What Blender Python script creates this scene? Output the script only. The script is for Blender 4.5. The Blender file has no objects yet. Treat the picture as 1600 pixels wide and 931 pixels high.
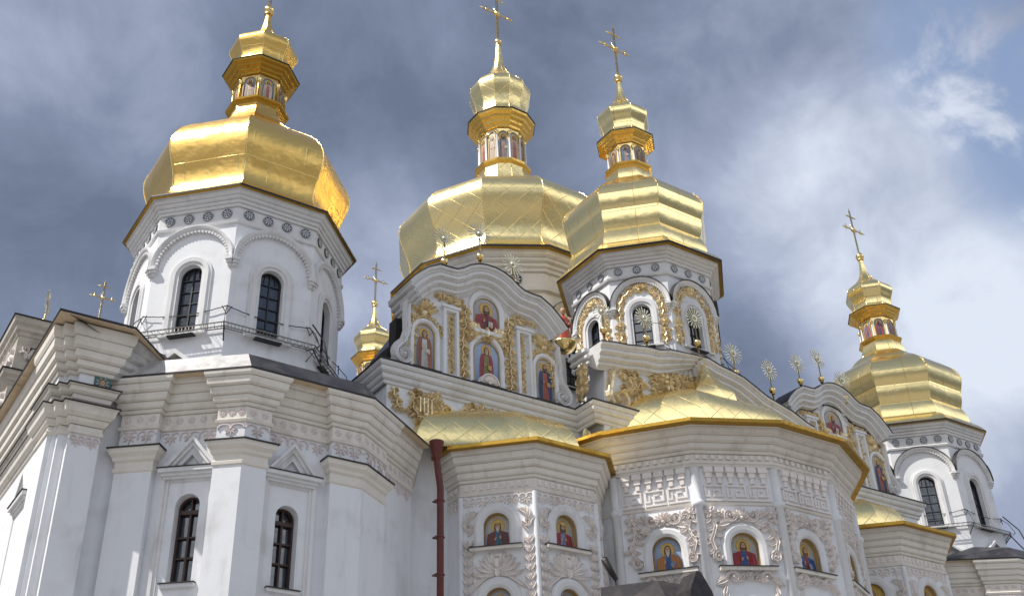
import bpy, math, random
from math import sin, cos, pi, radians, sqrt, atan2, hypot
random.seed(7)
S = bpy.context.scene

# ------------------------------------------------------------------ camera
YAW, PITCH, ROLL, FPX = 0.61014, 0.54443, -0.03851, 1714.3
def cam_axes():
    cy, sy, cp, sp = cos(YAW), sin(YAW), cos(PITCH), sin(PITCH)
    f = (sy*cp, cy*cp, sp); r = (cy, -sy, 0)
    u = (r[1]*f[2]-r[2]*f[1], r[2]*f[0]-r[0]*f[2], r[0]*f[1]-r[1]*f[0])
    cr, sr = cos(ROLL), sin(ROLL)
    return ([cr*a+sr*b for a, b in zip(r, u)], [-sr*a+cr*b for a, b in zip(r, u)], f)
import mathutils
cam_d = bpy.data.cameras.new('camera'); cam = bpy.data.objects.new('camera', cam_d)
S.collection.objects.link(cam); S.camera = cam
_r, _u, _f = cam_axes()
M = mathutils.Matrix(((_r[0], _u[0], -_f[0]), (_r[1], _u[1], -_f[1]), (_r[2], _u[2], -_f[2])))
cam.matrix_world = mathutils.Matrix.Translation((0, 0, 1.6)) @ M.to_4x4()
cam_d.sensor_width = 36; cam_d.lens = FPX*36/1600; cam_d.clip_end = 5000; cam_d.clip_start = 0.1

# ------------------------------------------------------------------ sun + sky
SUN_AZ, SUN_EL, SUN_STR = radians(171), radians(54), 5.0     # azimuth in the xy plane, direction TO the sun
EXPOSURE = 0.1
sd = bpy.data.lights.new('sun', 'SUN'); sd.energy = SUN_STR; sd.angle = radians(0.53); sd.color = (1, .955, .88)
sun = bpy.data.objects.new('sun', sd); S.collection.objects.link(sun)
sv = mathutils.Vector((cos(SUN_EL)*cos(SUN_AZ), cos(SUN_EL)*sin(SUN_AZ), sin(SUN_EL)))
sun.rotation_euler = sv.to_track_quat('Z', 'Y').to_euler(); sun.location = sv*200
S.view_settings.view_transform = 'Standard'; S.view_settings.look = 'None'
S.view_settings.exposure = EXPOSURE; S.view_settings.gamma = 1

class NT:
    def __init__(s, t): s.t = t; s.n = t.nodes; s.l = t.links
    def new(s, ty, **k):
        n = s.n.new(ty)
        for a, b in k.items(): setattr(n, a, b)
        return n
    def put(s, sock, v):
        if isinstance(v, bpy.types.NodeSocket): s.l.new(v, sock)
        elif v is not None: sock.default_value = v
    def math(s, op, a, b=None, c=None, clamp=False):
        n = s.new('ShaderNodeMath', operation=op, use_clamp=clamp)
        s.put(n.inputs[0], a); s.put(n.inputs[1], b); s.put(n.inputs[2], c); return n.outputs[0]
    def vmath(s, op, a, b=None):
        n = s.new('ShaderNodeVectorMath', operation=op); s.put(n.inputs[0], a); s.put(n.inputs[1], b)
        return n.outputs['Value'] if op in ('DOT_PRODUCT', 'LENGTH') else n.outputs[0]
    def noise(s, vec, scale, detail=4, rough=.55, dist=0, dim='3D'):
        n = s.new('ShaderNodeTexNoise'); n.noise_dimensions = dim; s.put(n.inputs['Vector'], vec)
        n.inputs['Scale'].default_value = scale; n.inputs['Detail'].default_value = detail
        n.inputs['Roughness'].default_value = rough; n.inputs['Distortion'].default_value = dist
        return n.outputs[0]
    def mix(s, f, a, b, bt='MIX'):
        n = s.new('ShaderNodeMix', data_type='RGBA', blend_type=bt)
        s.put(n.inputs[0], f); s.put(n.inputs[6], a); s.put(n.inputs[7], b); return n.outputs[2]
    def ramp(s, f, stops, interp='LINEAR'):
        n = s.new('ShaderNodeValToRGB'); n.color_ramp.interpolation = interp
        e = n.color_ramp.elements
        while len(e) < len(stops): e.new(.5)
        for i, (p, c) in enumerate(stops):
            e[i].position = p; e[i].color = (c, c, c, 1) if not isinstance(c, tuple) else c+(1,)
        s.put(n.inputs[0], f); return n.outputs[0]
    def smooth(s, x, a, b):
        n = s.new('ShaderNodeMapRange', interpolation_type='SMOOTHSTEP')
        s.put(n.inputs[0], x); n.inputs[1].default_value = a; n.inputs[2].default_value = b; return n.outputs[0]

W = bpy.data.worlds.new('World'); S.world = W; W.use_nodes = True
w = NT(W.node_tree); w.n.clear()
out = w.new('ShaderNodeOutputWorld'); bg = w.new('ShaderNodeBackground'); bg.inputs[1].default_value = 0.1
sky = w.new('ShaderNodeTexSky', sky_type='NISHITA'); sky.sun_disc = False
sky.sun_elevation = SUN_EL; sky.sun_rotation = pi/2 - SUN_AZ
tc = w.new('ShaderNodeTexCoord'); D = tc.outputs['Generated']
sx = w.new('ShaderNodeSeparateXYZ'); w.put(sx.inputs[0], D)
zc = w.math('ADD', w.math('MAXIMUM', sx.outputs[2], 0.0), 0.28)
cp_ = w.new('ShaderNodeCombineXYZ')
w.put(cp_.inputs[0], w.math('DIVIDE', sx.outputs[0], zc)); w.put(cp_.inputs[1], w.math('DIVIDE', sx.outputs[1], zc))
P2 = cp_.outputs[0]
n1 = w.noise(D, 4.2, 8, .56, .25); n2 = w.noise(w.vmath('ADD', D, (3.1, 7.7, 1.2)), 10.5, 9, .6, .35)
def pix_dir(x, y):
    a, b = (x-800)/FPX, -(y-465.5)/FPX
    v = mathutils.Vector([_r[i]*a+_u[i]*b+_f[i] for i in range(3)]); return v.normalized()
def blob(v, inner, outer):
    d = w.vmath('DOT_PRODUCT', D, tuple(v)); return w.smooth(d, cos(radians(outer)), cos(radians(inner)))
# cloud masses that stand in the sky: bright banks, dark storm base and a blue gap
bright = w.math('ADD', w.math('MULTIPLY', blob(pix_dir(1470, 330), 1, 12), .50), w.math('MULTIPLY', blob(pix_dir(1300, 60), 1, 9), .24))
for bx, by, r0, r1, k in ((130, 40, 1, 10, .32), (560, 380, 1, 8, .32), (1640, 620, 2, 10, .30), (1150, 330, 1, 8, .2), (1450, 520, 1, 9, .2)):
    bright = w.math('ADD', bright, w.math('MULTIPLY', blob(pix_dir(bx, by), r0, r1), k))
dark = w.math('ADD', w.math('MULTIPLY', blob(pix_dir(640, 90), 2, 14), .22), w.math('MULTIPLY', blob(pix_dir(60, 330), 2, 10), .14))
cl = w.math('ADD', w.math('MULTIPLY', n1, .95), w.math('MULTIPLY', n2, .72))
cl = w.math('ADD', w.math('SUBTRACT', cl, .575), w.math('SUBTRACT', w.math('MULTIPLY', bright, .9), dark), clamp=True)
ccol = w.new('ShaderNodeValToRGB'); e = ccol.color_ramp.elements
for i, (p, c) in enumerate([(0.0, (1.35, 1.75, 2.95)), (.28, (1.75, 2.2, 3.45)), (.55, (3.2, 3.75, 5.1)), (.95, (6.6, 7.2, 8.4))]):
    if i > 1: e.new(.5)
for i, (p, c) in enumerate([(0.0, (.140, .178, .262)), (.28, (.210, .256, .365)), (.58, (.36, .41, .545)), (.98, (.70, .76, .87))]):
    e[i].position = p; e[i].color = c+(1,)
w.put(ccol.inputs[0], cl)
# unseen sunlit cloud bank behind the photographer (east), brightened to fill walls and gold
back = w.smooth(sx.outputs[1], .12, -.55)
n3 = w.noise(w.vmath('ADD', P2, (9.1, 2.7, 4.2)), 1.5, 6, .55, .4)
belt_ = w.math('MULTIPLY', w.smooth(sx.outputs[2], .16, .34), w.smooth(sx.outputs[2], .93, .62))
bcol = w.mix(w.math('MULTIPLY', w.smooth(n3, .42, .58), belt_), w.mix(w.smooth(sx.outputs[2], .12, .30), (.105, .12, .125, 1), (.21, .28, .42, 1)), (1.5, 1.55, 1.62, 1))  # low dark band stands in for unseen trees and buildings mirrored in gold
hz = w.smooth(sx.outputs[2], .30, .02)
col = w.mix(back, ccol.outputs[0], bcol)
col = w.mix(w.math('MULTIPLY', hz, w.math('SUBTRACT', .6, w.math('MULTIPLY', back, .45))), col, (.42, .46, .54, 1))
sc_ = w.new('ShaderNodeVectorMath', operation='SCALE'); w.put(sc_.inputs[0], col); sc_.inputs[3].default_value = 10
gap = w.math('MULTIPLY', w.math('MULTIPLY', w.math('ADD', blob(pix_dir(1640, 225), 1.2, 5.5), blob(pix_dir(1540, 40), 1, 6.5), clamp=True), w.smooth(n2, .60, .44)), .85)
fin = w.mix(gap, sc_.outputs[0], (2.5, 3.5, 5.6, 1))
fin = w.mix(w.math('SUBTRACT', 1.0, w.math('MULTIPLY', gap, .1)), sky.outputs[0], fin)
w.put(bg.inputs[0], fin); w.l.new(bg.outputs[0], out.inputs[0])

# ------------------------------------------------------------------ materials
def mat(name, base, rough=.6, metal=0., **k):
    m = bpy.data.materials.new(name); m.use_nodes = True; t = NT(m.node_tree)
    b = t.n['Principled BSDF']; b.inputs['Base Color'].default_value = base+(1,)
    b.inputs['Roughness'].default_value = rough; b.inputs['Metallic'].default_value = metal
    for a, v in k.items(): b.inputs[a].default_value = v
    return m, t, b
def bump(t, b, h, strength, dist):
    n = t.new('ShaderNodeBump'); n.inputs['Strength'].default_value = strength; n.inputs['Distance'].default_value = dist
    t.put(n.inputs['Height'], h); t.l.new(n.outputs[0], b.inputs['Normal'])
def pos(t): return t.new('ShaderNodeNewGeometry').outputs['Position']
def plaster(name, base, dirt, amount=.5, bmp=.25):
    m, t, b = mat(name, base, .82)
    p = pos(t)
    st = t.new('ShaderNodeMapping'); st.inputs['Scale'].default_value = (1.6, 1.6, .28); t.put(st.inputs[0], p)
    a = t.noise(p, .8, 6, .62); s = t.noise(st.outputs[0], 1.7, 6, .65); f = t.noise(p, 9, 5, .6)
    k = t.math('MULTIPLY', t.math('ADD', t.smooth(a, .48, .80), t.smooth(s, .50, .82)), amount, clamp=True)
    c = t.mix(k, base+(1,), dirt+(1,))
    c = t.mix(t.math('MULTIPLY', t.smooth(f, .60, .78), .25*amount), c, tuple(x*.7 for x in dirt)+(1,))
    t.put(b.inputs['Base Color'], c)
    bump(t, b, t.math('ADD', t.math('MULTIPLY', f, .5), a), bmp, .03)
    return m
M_WALL = plaster('white_plaster', (.74, .75, .78), (.48, .475, .47), .5)
M_TRIM = plaster('cream_stucco', (.71, .67, .61), (.45, .395, .34), .65)
M_TRIMW = plaster('white_stucco_trim', (.69, .69, .70), (.44, .41, .39), .6)
M_OLD = plaster('grimy_old_stucco', (.50, .465, .41), (.20, .175, .15), .9, .5)
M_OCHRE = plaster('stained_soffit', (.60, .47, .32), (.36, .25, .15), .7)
M_REL = plaster('pale_relief', (.77, .715, .685), (.52, .45, .40), .5, .5)
M_PINK = plaster('pinkish_frieze_relief', (.68, .61, .60), (.52, .44, .42), .5, .5)
m, t, b = mat('gilded_stucco', (.7, .55, .3), .4, .6); M_GILT = m
p = pos(t); a = t.noise(p, 5, 5, .65)
t.put(b.inputs['Base Color'], t.mix(t.smooth(a, .35, .72), (.92, .79, .54, 1), (.60, .47, .28, 1)))
t.put(b.inputs['Roughness'], t.ramp(a, [(.3, .24), (.75, .5)])); bump(t, b, t.noise(p, 26, 3, .6), .4, .02)

GOLD = (.99, .80, .39)
def gold_sheet(name, kind, size, base=GOLD, rough=.2, dent=1.):
    m, t, b = mat(name, base, rough, 1.)
    uv = t.new('ShaderNodeUVMap'); uv.uv_map = 'UVMap'
    s = t.new('ShaderNodeSeparateXYZ'); t.put(s.inputs[0], uv.outputs[0]); u, v = s.outputs[0], s.outputs[1]
    if kind == 'diamond':
        A = t.math('ADD', t.math('DIVIDE', u, size), t.math('DIVIDE', v, size*.92))
        B = t.math('SUBTRACT', t.math('DIVIDE', u, size), t.math('DIVIDE', v, size*.92))
    else:
        B = t.math('DIVIDE', v, size)
        A = t.math('ADD', t.math('DIVIDE', u, size*1.9), t.math('MULTIPLY', t.math('FLOOR', B), .37))
    fa, fb = t.math('FRACT', A), t.math('FRACT', B)
    ia = t.math('FLOOR', A); ib = t.math('FLOOR', B)
    cell = t.new('ShaderNodeCombineXYZ'); t.put(cell.inputs[0], ia); t.put(cell.inputs[1], ib)
    wn = t.new('ShaderNodeTexWhiteNoise', noise_dimensions='3D'); t.put(wn.inputs[0], cell.outputs[0])
    r = wn.outputs[0]
    lw = .028 if kind == 'diamond' else .022
    edge = lambda f: t.math('MULTIPLY', t.smooth(f, 0, lw), t.smooth(f, 1., 1.-lw))
    la, lb = edge(fa), edge(fb)
    line = t.math('MULTIPLY', la, lb)
    p = pos(t)
    d1 = t.noise(p, .75, 3, .5); d2 = t.noise(p, 2.6, 5, .6); gr = t.noise(p, 14, 4, .6)
    lap = t.math('ADD', fa, fb)
    h = t.math('ADD', t.math('MULTIPLY', line, .0045), t.math('MULTIPLY', lap, .002))
    h = t.math('ADD', h, t.math('MULTIPLY', d1, .05*dent)); h = t.math('ADD', h, t.math('MULTIPLY', d2, .007*dent))
    c = t.mix(t.math('MULTIPLY', r, .35), base+(1,), (base[0]*.95, base[1]*.92, base[2]*.85, 1))
    c = t.mix(t.math('MULTIPLY', t.smooth(d2, .56, .78), .28), c, (.72, .45, .12, 1))
    c = t.mix(line, (.80, .58, .22, 1), c)
    t.put(b.inputs['Base Color'], c)
    t.put(b.inputs['Roughness'], t.math('ADD', t.math('MULTIPLY', r, .05), t.math('ADD', t.math('MULTIPLY', gr, .14), rough-.07)))
    bump(t, b, h, .8, 1.)
    return m
M_GDIA = gold_sheet('gold_diamond_sheets', 'diamond', 1.22, rough=.26)
M_GDIA_S = gold_sheet('gold_small_diamond_sheets', 'diamond', .95, rough=.25)
M_GREC = gold_sheet('gold_rectangular_sheets', 'rect', .88)
M_GOLD_OLD = gold_sheet('weathered_gold_sheets', 'rect', 1.1, (.92, .60, .18), .29, 2.0)
def simple_gold(name, base, rough):
    m, t, b = mat(name, base, rough, 1.); p = pos(t); a = t.noise(p, 4, 5, .6)
    t.put(b.inputs['Roughness'], t.ramp(a, [(.3, rough-.06), (.7, rough+.12)]))
    t.put(b.inputs['Base Color'], t.mix(t.smooth(a, .5, .8), base+(1,), (base[0]*.75, base[1]*.62, base[2]*.5, 1)))
    bump(t, b, t.noise(p, 6, 4, .6), .3, .03); return m
M_GOLD = simple_gold('plain_gold_leaf', (.96, .74, .33), .2)
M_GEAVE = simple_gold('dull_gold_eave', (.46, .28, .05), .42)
M_DISC = simple_gold('silvery_gold', (.56, .53, .40), .38); M_GCORN = simple_gold('lantern_gold', (.78, .50, .13), .28)  # sun discs take a paler, greyer gold than the crosses
m, t, b = mat('black_metal_flashing', (.028, .024, .022), .5, .4); M_BLACK = m
m, t, b = mat('blackened_canopy_metal', (.022, .018, .022), .6, 0.); M_CANOPY = m
a = t.noise(pos(t), 3, 5, .6); t.put(b.inputs['Base Color'], t.mix(t.smooth(a, .4, .75), (.016, .013, .017, 1), (.05, .042, .044, 1)))
m, t, b = mat('dark_roof_metal', (.055, .052, .058), .45, .35); M_ROOF = m
p = pos(t); a = t.noise(p, 1.4, 5, .6)
t.put(b.inputs['Base Color'], t.mix(t.smooth(a, .4, .7), (.045, .042, .048, 1), (.11, .105, .11, 1))); bump(t, b, a, .3, .05)
m, t, b = mat('grey_zinc_roof', (.42, .41, .40), .5, .1); M_ZINC = m
p = pos(t); a = t.noise(p, 2.2, 6, .65); t.put(b.inputs['Base Color'], t.mix(t.smooth(a, .35, .7), (.46, .45, .44, 1), (.27, .26, .26, 1)))
m, t, b = mat('dark_window_glass', (.014, .02, .035), .05); b.inputs['IOR'].default_value = 2.0; M_GLASS = m
bump(t, b, t.noise(pos(t), 2.2, 2, .5), .12, .05)
m, t, b = mat('dark_brown_window_frame', (.055, .028, .022), .5); M_FRAME = m
m, t, b = mat('black_window_bars', (.02, .02, .024), .5); M_BAR = m
m, t, b = mat('oxide_red_pipe', (.2, .035, .025), .5); M_PIPE = m
a = t.noise(pos(t), 5, 5, .6); t.put(b.inputs['Base Color'], t.mix(t.smooth(a, .45, .75), (.125, .022, .017, 1), (.05, .018, .015, 1)))
m, t, b = mat('galvanised_steel', (.35, .33, .30), .5, .7); M_STEEL = m
m, t, b = mat('dark_wire', (.03, .028, .026), .6); M_WIRE = m
m, t, b = mat('painted_panel', (.5, .5, .5), .42); M_PAINT = m
at = t.new('ShaderNodeAttribute'); at.attribute_name = 'Col'
a = t.noise(pos(t), 12, 5, .65)
t.put(b.inputs['Base Color'], t.mix(t.math('MULTIPLY', t.smooth(a, .35, .75), .45), at.outputs['Color'], t.mix(1., at.outputs['Color'], (.5, .45, .4, 1), 'MULTIPLY')))
m, t, b = mat('stone_paving', (.36, .35, .33), .8); M_GROUND = m
p = pos(t); br = t.new('ShaderNodeTexBrick'); t.put(br.inputs[0], p); br.inputs['Scale'].default_value = 1.3
br.inputs['Color1'].default_value = (.23, .22, .21, 1); br.inputs['Color2'].default_value = (.19, .185, .175, 1); br.inputs['Mortar'].default_value = (.2, .19, .18, 1)
br.inputs['Mortar Size'].default_value = .012
t.put(b.inputs['Base Color'], t.mix(t.math('MULTIPLY', t.noise(p, .6, 5), .4), br.outputs[0], (.27, .26, .24, 1)))

# ------------------------------------------------------------------ mesh helpers
class Fr:                                   # wall frame: origin P0, u along the wall, outward normal n (plan), z up
    def __init__(s, P0, P1):
        s.o = P0; L = hypot(P1[0]-P0[0], P1[1]-P0[1]); s.L = L
        s.d = ((P1[0]-P0[0])/L, (P1[1]-P0[1])/L); s.n = (s.d[1], -s.d[0])
        s.c = ((P0[0]+P1[0])/2, (P0[1]+P1[1])/2)
    def pt(s, u, z, d=0.):                  # u measured from the middle of the wall
        return (s.c[0]+s.d[0]*u+s.n[0]*d, s.c[1]+s.d[1]*u+s.n[1]*d, z)
class MB:
    def __init__(s): s.v = []; s.f = []; s.sm = []; s.col = []; s.uv = []; s.mi = []
    def add(s, vs, fs, sm=False, col=None, uvs=None, mi=0):
        o = len(s.v); s.v += vs
        for i, f in enumerate(fs):
            s.f.append([o+j for j in f]); s.sm.append(sm); s.col.append(col); s.mi.append(mi)
            s.uv.append([uvs[j] for j in f] if uvs else None)
    def build(s, name, m, parent=None, loc=None, local=False):
        me = bpy.data.meshes.new(name)
        base = (0, 0, 0)
        if not local:
            q = parent
            if loc: base = loc
            while q is not None: base = tuple(a+b_ for a, b_ in zip(base, q.location)); q = q.parent
        me.from_pydata([(x-base[0], y-base[1], z-base[2]) for x, y, z in s.v], [], s.f)
        for mm in (m if isinstance(m, (list, tuple)) else [m]): me.materials.append(mm)
        me.polygons.foreach_set('use_smooth', s.sm); me.polygons.foreach_set('material_index', s.mi)
        if any(c is not None for c in s.col):
            ca = me.color_attributes.new('Col', 'FLOAT_COLOR', 'CORNER'); k = 0
            buf = []
            for f, c in zip(s.f, s.col):
                for j in f: buf += list(c or (.5, .5, .5))+[1.]
            ca.data.foreach_set('color', buf)
        if any(u is not None for u in s.uv):
            ul = me.uv_layers.new(name='UVMap'); buf = []
            for f, u in zip(s.f, s.uv):
                for k, j in enumerate(f): buf += list(u[k]) if u else [0., 0.]
            ul.data.foreach_set('uv', buf)
        me.update()
        o = bpy.data.objects.new(name, me); S.collection.objects.link(o)
        if loc: o.location = loc
        if parent: o.parent = parent
        return o
    # --- primitives
    def box(s, F, u0, u1, z0, z1, d0, d1):
        v = [F.pt(u, z, d) for d in (d0, d1) for z in (z0, z1) for u in (u0, u1)]
        s.add(v, [(0, 2, 3, 1), (4, 5, 7, 6), (0, 1, 5, 4), (2, 6, 7, 3), (0, 4, 6, 2), (1, 3, 7, 5)])
    def prism(s, F, poly, d0, d1, col=None, back=False):
        n = len(poly); v = [F.pt(u, z, d1) for u, z in poly]+[F.pt(u, z, d0) for u, z in poly]
        fs = [list(range(n))]+[(i, i+n, (i+1) % n+n, (i+1) % n) for i in range(n)]
        if back: fs.append(list(range(2*n-1, n-1, -1)))
        s.add(v, fs, col=col)
    def flat(s, F, poly, d, col=None): s.add([F.pt(u, z, d) for u, z in poly], [list(range(len(poly)))], col=col)
    def sweep2(s, F, path, prof, closed=False, sm=False):      # moulding along a path in the wall plane; prof = (offset to the left, depth)
        n = len(path); nn = []
        for i in range(n):
            a = path[i-1] if (i or closed) else None; c = path[(i+1) % n] if (i < n-1 or closed) else None; p = path[i]
            ns = []
            for q0, q1 in ((a, p), (p, c)):
                if q0 is None or q1 is None: continue
                L = hypot(q1[0]-q0[0], q1[1]-q0[1]) or 1e-9; ns.append((-(q1[1]-q0[1])/L, (q1[0]-q0[0])/L))
            if len(ns) == 1: nn.append(ns[0])
            else:
                bx, bz = ns[0][0]+ns[1][0], ns[0][1]+ns[1][1]; k = max(.35, (1+ns[0][0]*ns[1][0]+ns[0][1]*ns[1][1]))
                nn.append((bx/k, bz/k))
        m_ = len(prof); v = []
        for p, q in zip(path, nn): v += [F.pt(p[0]+q[0]*o, p[1]+q[1]*o, d) for o, d in prof]
        fs = [(i*m_+j, i*m_+j+1, ((i+1) % n)*m_+j+1, ((i+1) % n)*m_+j) for i in range(n if closed else n-1) for j in range(m_-1)]
        if not closed: fs += [list(range(m_)), list(range((n-1)*m_, n*m_))]
        s.add(v, fs, sm)
    def ribbon(s, F, pts, ws, h, d=0., groove=True):
        n = len(pts); v = []; sec = ((-1, 0), (-.62, 1), (0, .5 if groove else 1.1), (.62, 1), (1, 0))
        for i, p in enumerate(pts):
            a = pts[max(0, i-1)]; c = pts[min(n-1, i+1)]; L = hypot(c[0]-a[0], c[1]-a[1]) or 1e-9
            nx, nz = -(c[1]-a[1])/L, (c[0]-a[0])/L
            w_ = ws[i] if not isinstance(ws, (int, float)) else ws
            hh = h*min(1., .35+w_/(.05+.5*max(ws) if not isinstance(ws, (int, float)) else w_))
            for o, k in sec: v.append(F.pt(p[0]+nx*o*w_, p[1]+nz*o*w_, d+k*hh if k else d-.02))
        fs = [(i*5+j, i*5+j+1, i*5+j+6, i*5+j+5) for i in range(n-1) for j in range(4)]
        s.add(v, fs+[list(range(5)), list(range(n*5-5, n*5))], False)
    def dome_knob(s, F, u, z, r, h, d=0., n=10, rings=3):
        v = []; fs = []
        for k in range(rings):
            a = k/rings*pi/2
            v += [F.pt(u+r*cos(a)*cos(2*pi*i/n), z+r*cos(a)*sin(2*pi*i/n), d+h*sin(a)) for i in range(n)]
        v.append(F.pt(u, z, d+h))
        for k in range(rings-1): fs += [(k*n+i, k*n+(i+1) % n, (k+1)*n+(i+1) % n, (k+1)*n+i) for i in range(n)]
        fs += [((rings-1)*n+i, (rings-1)*n+(i+1) % n, rings*n) for i in range(n)]
        s.add(v, fs, True)
    def plan(s, path, prof, closed=True, sm=False):              # horizontal moulding; prof = (outward offset, z)
        n = len(path); nn = []
        for i in range(n):
            a = path[i-1] if (i or closed) else None; c = path[(i+1) % n] if (i < n-1 or closed) else None; p = path[i]; ns = []
            for q0, q1 in ((a, p), (p, c)):
                if q0 is None or q1 is None: continue
                L = hypot(q1[0]-q0[0], q1[1]-q0[1]) or 1e-9; ns.append(((q1[1]-q0[1])/L, -(q1[0]-q0[0])/L))
            if len(ns) == 1: nn.append(ns[0])
            else:
                k = max(.3, 1+ns[0][0]*ns[1][0]+ns[0][1]*ns[1][1]); nn.append(((ns[0][0]+ns[1][0])/k, (ns[0][1]+ns[1][1])/k))
        m_ = len(prof); v = []
        for p, q in zip(path, nn): v += [(p[0]+q[0]*o, p[1]+q[1]*o, z) for o, z in prof]
        fs = [(i*m_+j, ((i+1) % n)*m_+j, ((i+1) % n)*m_+j+1, i*m_+j+1) for i in range(n if closed else n-1) for j in range(m_-1)]
        if not closed: fs += [list(range(m_)), list(range((n-1)*m_, n*m_))]
        s.add(v, fs, sm)
    def tube(s, pts, r, n=6, sm=True):
        V = mathutils.Vector; v = []; m_ = len(pts)
        rs = r if isinstance(r, (list, tuple)) else [r]*m_
        for i, p in enumerate(pts):
            d = V(pts[min(m_-1, i+1)])-V(pts[max(0, i-1)]); d.normalize()
            a = d.cross(V((0, 0, 1)) if abs(d.z) < .9 else V((1, 0, 0))).normalized(); b_ = d.cross(a)
            v += [tuple(V(p)+(a*cos(2*pi*k/n)+b_*sin(2*pi*k/n))*rs[i]) for k in range(n)]
        fs = [(i*n+k, i*n+(k+1) % n, (i+1)*n+(k+1) % n, (i+1)*n+k) for i in range(m_-1) for k in range(n)]
        s.add(v, fs+[list(range(n)), list(range(m_*n-n, m_*n))], sm)
    def lathe(s, c, prof, n=16, ph=0., facets=False, seam=0.):       # prof = (circumradius, z), polygon or round
        if not facets:
            v = [(c[0]+r*cos(ph+2*pi*k/n), c[1]+r*sin(ph+2*pi*k/n), z) for r, z in prof for k in range(n)]
            s.add(v, [(i*n+k, i*n+(k+1) % n, (i+1)*n+(k+1) % n, (i+1)*n+k) for i in range(len(prof)-1) for k in range(n)], True)
            return
        for k in range(n):
            a0, a1 = ph+2*pi*k/n, ph+2*pi*(k+1)/n; v = []; uv = []; arc = 0
            for i, (r, z) in enumerate(prof):
                if i: arc += hypot(r-prof[i-1][0], z-prof[i-1][1])
                h = r*sin(pi/n)
                for j in range(5):
                    f = j/4
                    v.append((c[0]+r*(cos(a0)*(1-f)+cos(a1)*f), c[1]+r*(sin(a0)*(1-f)+sin(a1)*f), z)); uv.append(((f-.5)*2*h+k*3.7, arc))
            s.add(v, [(i*5+j, i*5+j+1, (i+1)*5+j+1, (i+1)*5+j) for i in range(len(prof)-1) for j in range(4)], True, uvs=uv)
    def poly_solid(s, poly, z0, z1):
        n = len(poly); v = [(x, y, z0) for x, y in poly]+[(x, y, z1) for x, y in poly]
        s.add(v, [list(range(n))[::-1], list(range(n, 2*n))]+[(i, (i+1) % n, (i+1) % n+n, i+n) for i in range(n)])
    def sphere(s, c, r, n=12, m_=8):
        s.lathe(c, [(r*sin(pi*i/m_) if 0 < i < m_ else .001, c[2]-r*cos(pi*i/m_)) for i in range(m_+1)], n)

def grooved(P):
    out = [P[0]]
    for a, b_ in zip(P, P[1:]):
        if b_[0]-a[0] > .045 and b_[1]-a[1] < .16 and b_[1] >= a[1]:
            out += [(a[0]-.02, a[1]+.004), (a[0]-.02, a[1]+.02), (a[0]+.03, a[1]+.022)]
        out.append(b_)
    return out
def arch(uc, hw, zb, zs, n=14, rise=None):
    rise = rise or hw
    return [(uc-hw, zb)]+[(uc+hw*cos(pi-pi*i/n), zs+rise*sin(pi*i/n)) for i in range(n+1)]+[(uc+hw, zb)]
def wall_panel(mb, F, u0, u1, z0, z1, holes, depth=.3, d=0.):       # holes = (uc, hw, zbottom, zspring), all in one column; builds the reveals too
    if not holes: mb.flat(F, [(u0, z0), (u1, z0), (u1, z1), (u0, z1)], d); return
    z = z0; hs = sorted(holes, key=lambda h: h[2])
    for i, (uc, hw, zb, zs) in enumerate(hs):
        zt = hs[i+1][2] if i+1 < len(hs) else z1
        if zb > z+1e-6: mb.flat(F, [(u0, z), (u1, z), (u1, zb), (u0, zb)], d)
        mb.flat(F, [(u0, zb), (uc-hw, zb), (uc-hw, zt), (u0, zt)], d); mb.flat(F, [(uc+hw, zb), (u1, zb), (u1, zt), (uc+hw, zt)], d)
        A = arch(uc, hw, zb, zs)[1:-1]
        half = len(A)//2
        mb.flat(F, A[:half+1][::-1]+[(uc-hw, zt), (uc, zt)], d); mb.flat(F, A[half:][::-1]+[(uc, zt), (uc+hw, zt)], d)
        A = arch(uc, hw, zb, zs); n = len(A)
        v = [F.pt(u, zz, d) for u, zz in A]+[F.pt(u, zz, d-depth) for u, zz in A]
        mb.add(v, [(k, (k+1) % n, (k+1) % n+n, k+n) for k in range(n)])
        z = zt

# ------------------------------------------------------------------ object helpers
def thing(name, loc, label, cat, group=None):
    o = bpy.data.objects.new(name, None); S.collection.objects.link(o); o.location = loc; o.empty_display_size = .3
    o['label'] = label; o['category'] = cat
    if group: o['group'] = group
    return o
def tag(o, label, cat, group=None, kind=None):
    o['label'] = label; o['category'] = cat
    if group: o['group'] = group
    if kind: o['kind'] = kind
    return o
def copy_tree(o, parent=None):
    c = o.copy(); S.collection.objects.link(c)
    if parent: c.parent = parent
    for ch in [x for x in list(S.objects) if x.parent is o]: copy_tree(ch, c)
    return c
def turned(o, angs, parent):                # copies of one face's part round a tower
    for a in angs:
        c = copy_tree(o, parent); c.rotation_euler.z = a

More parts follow.
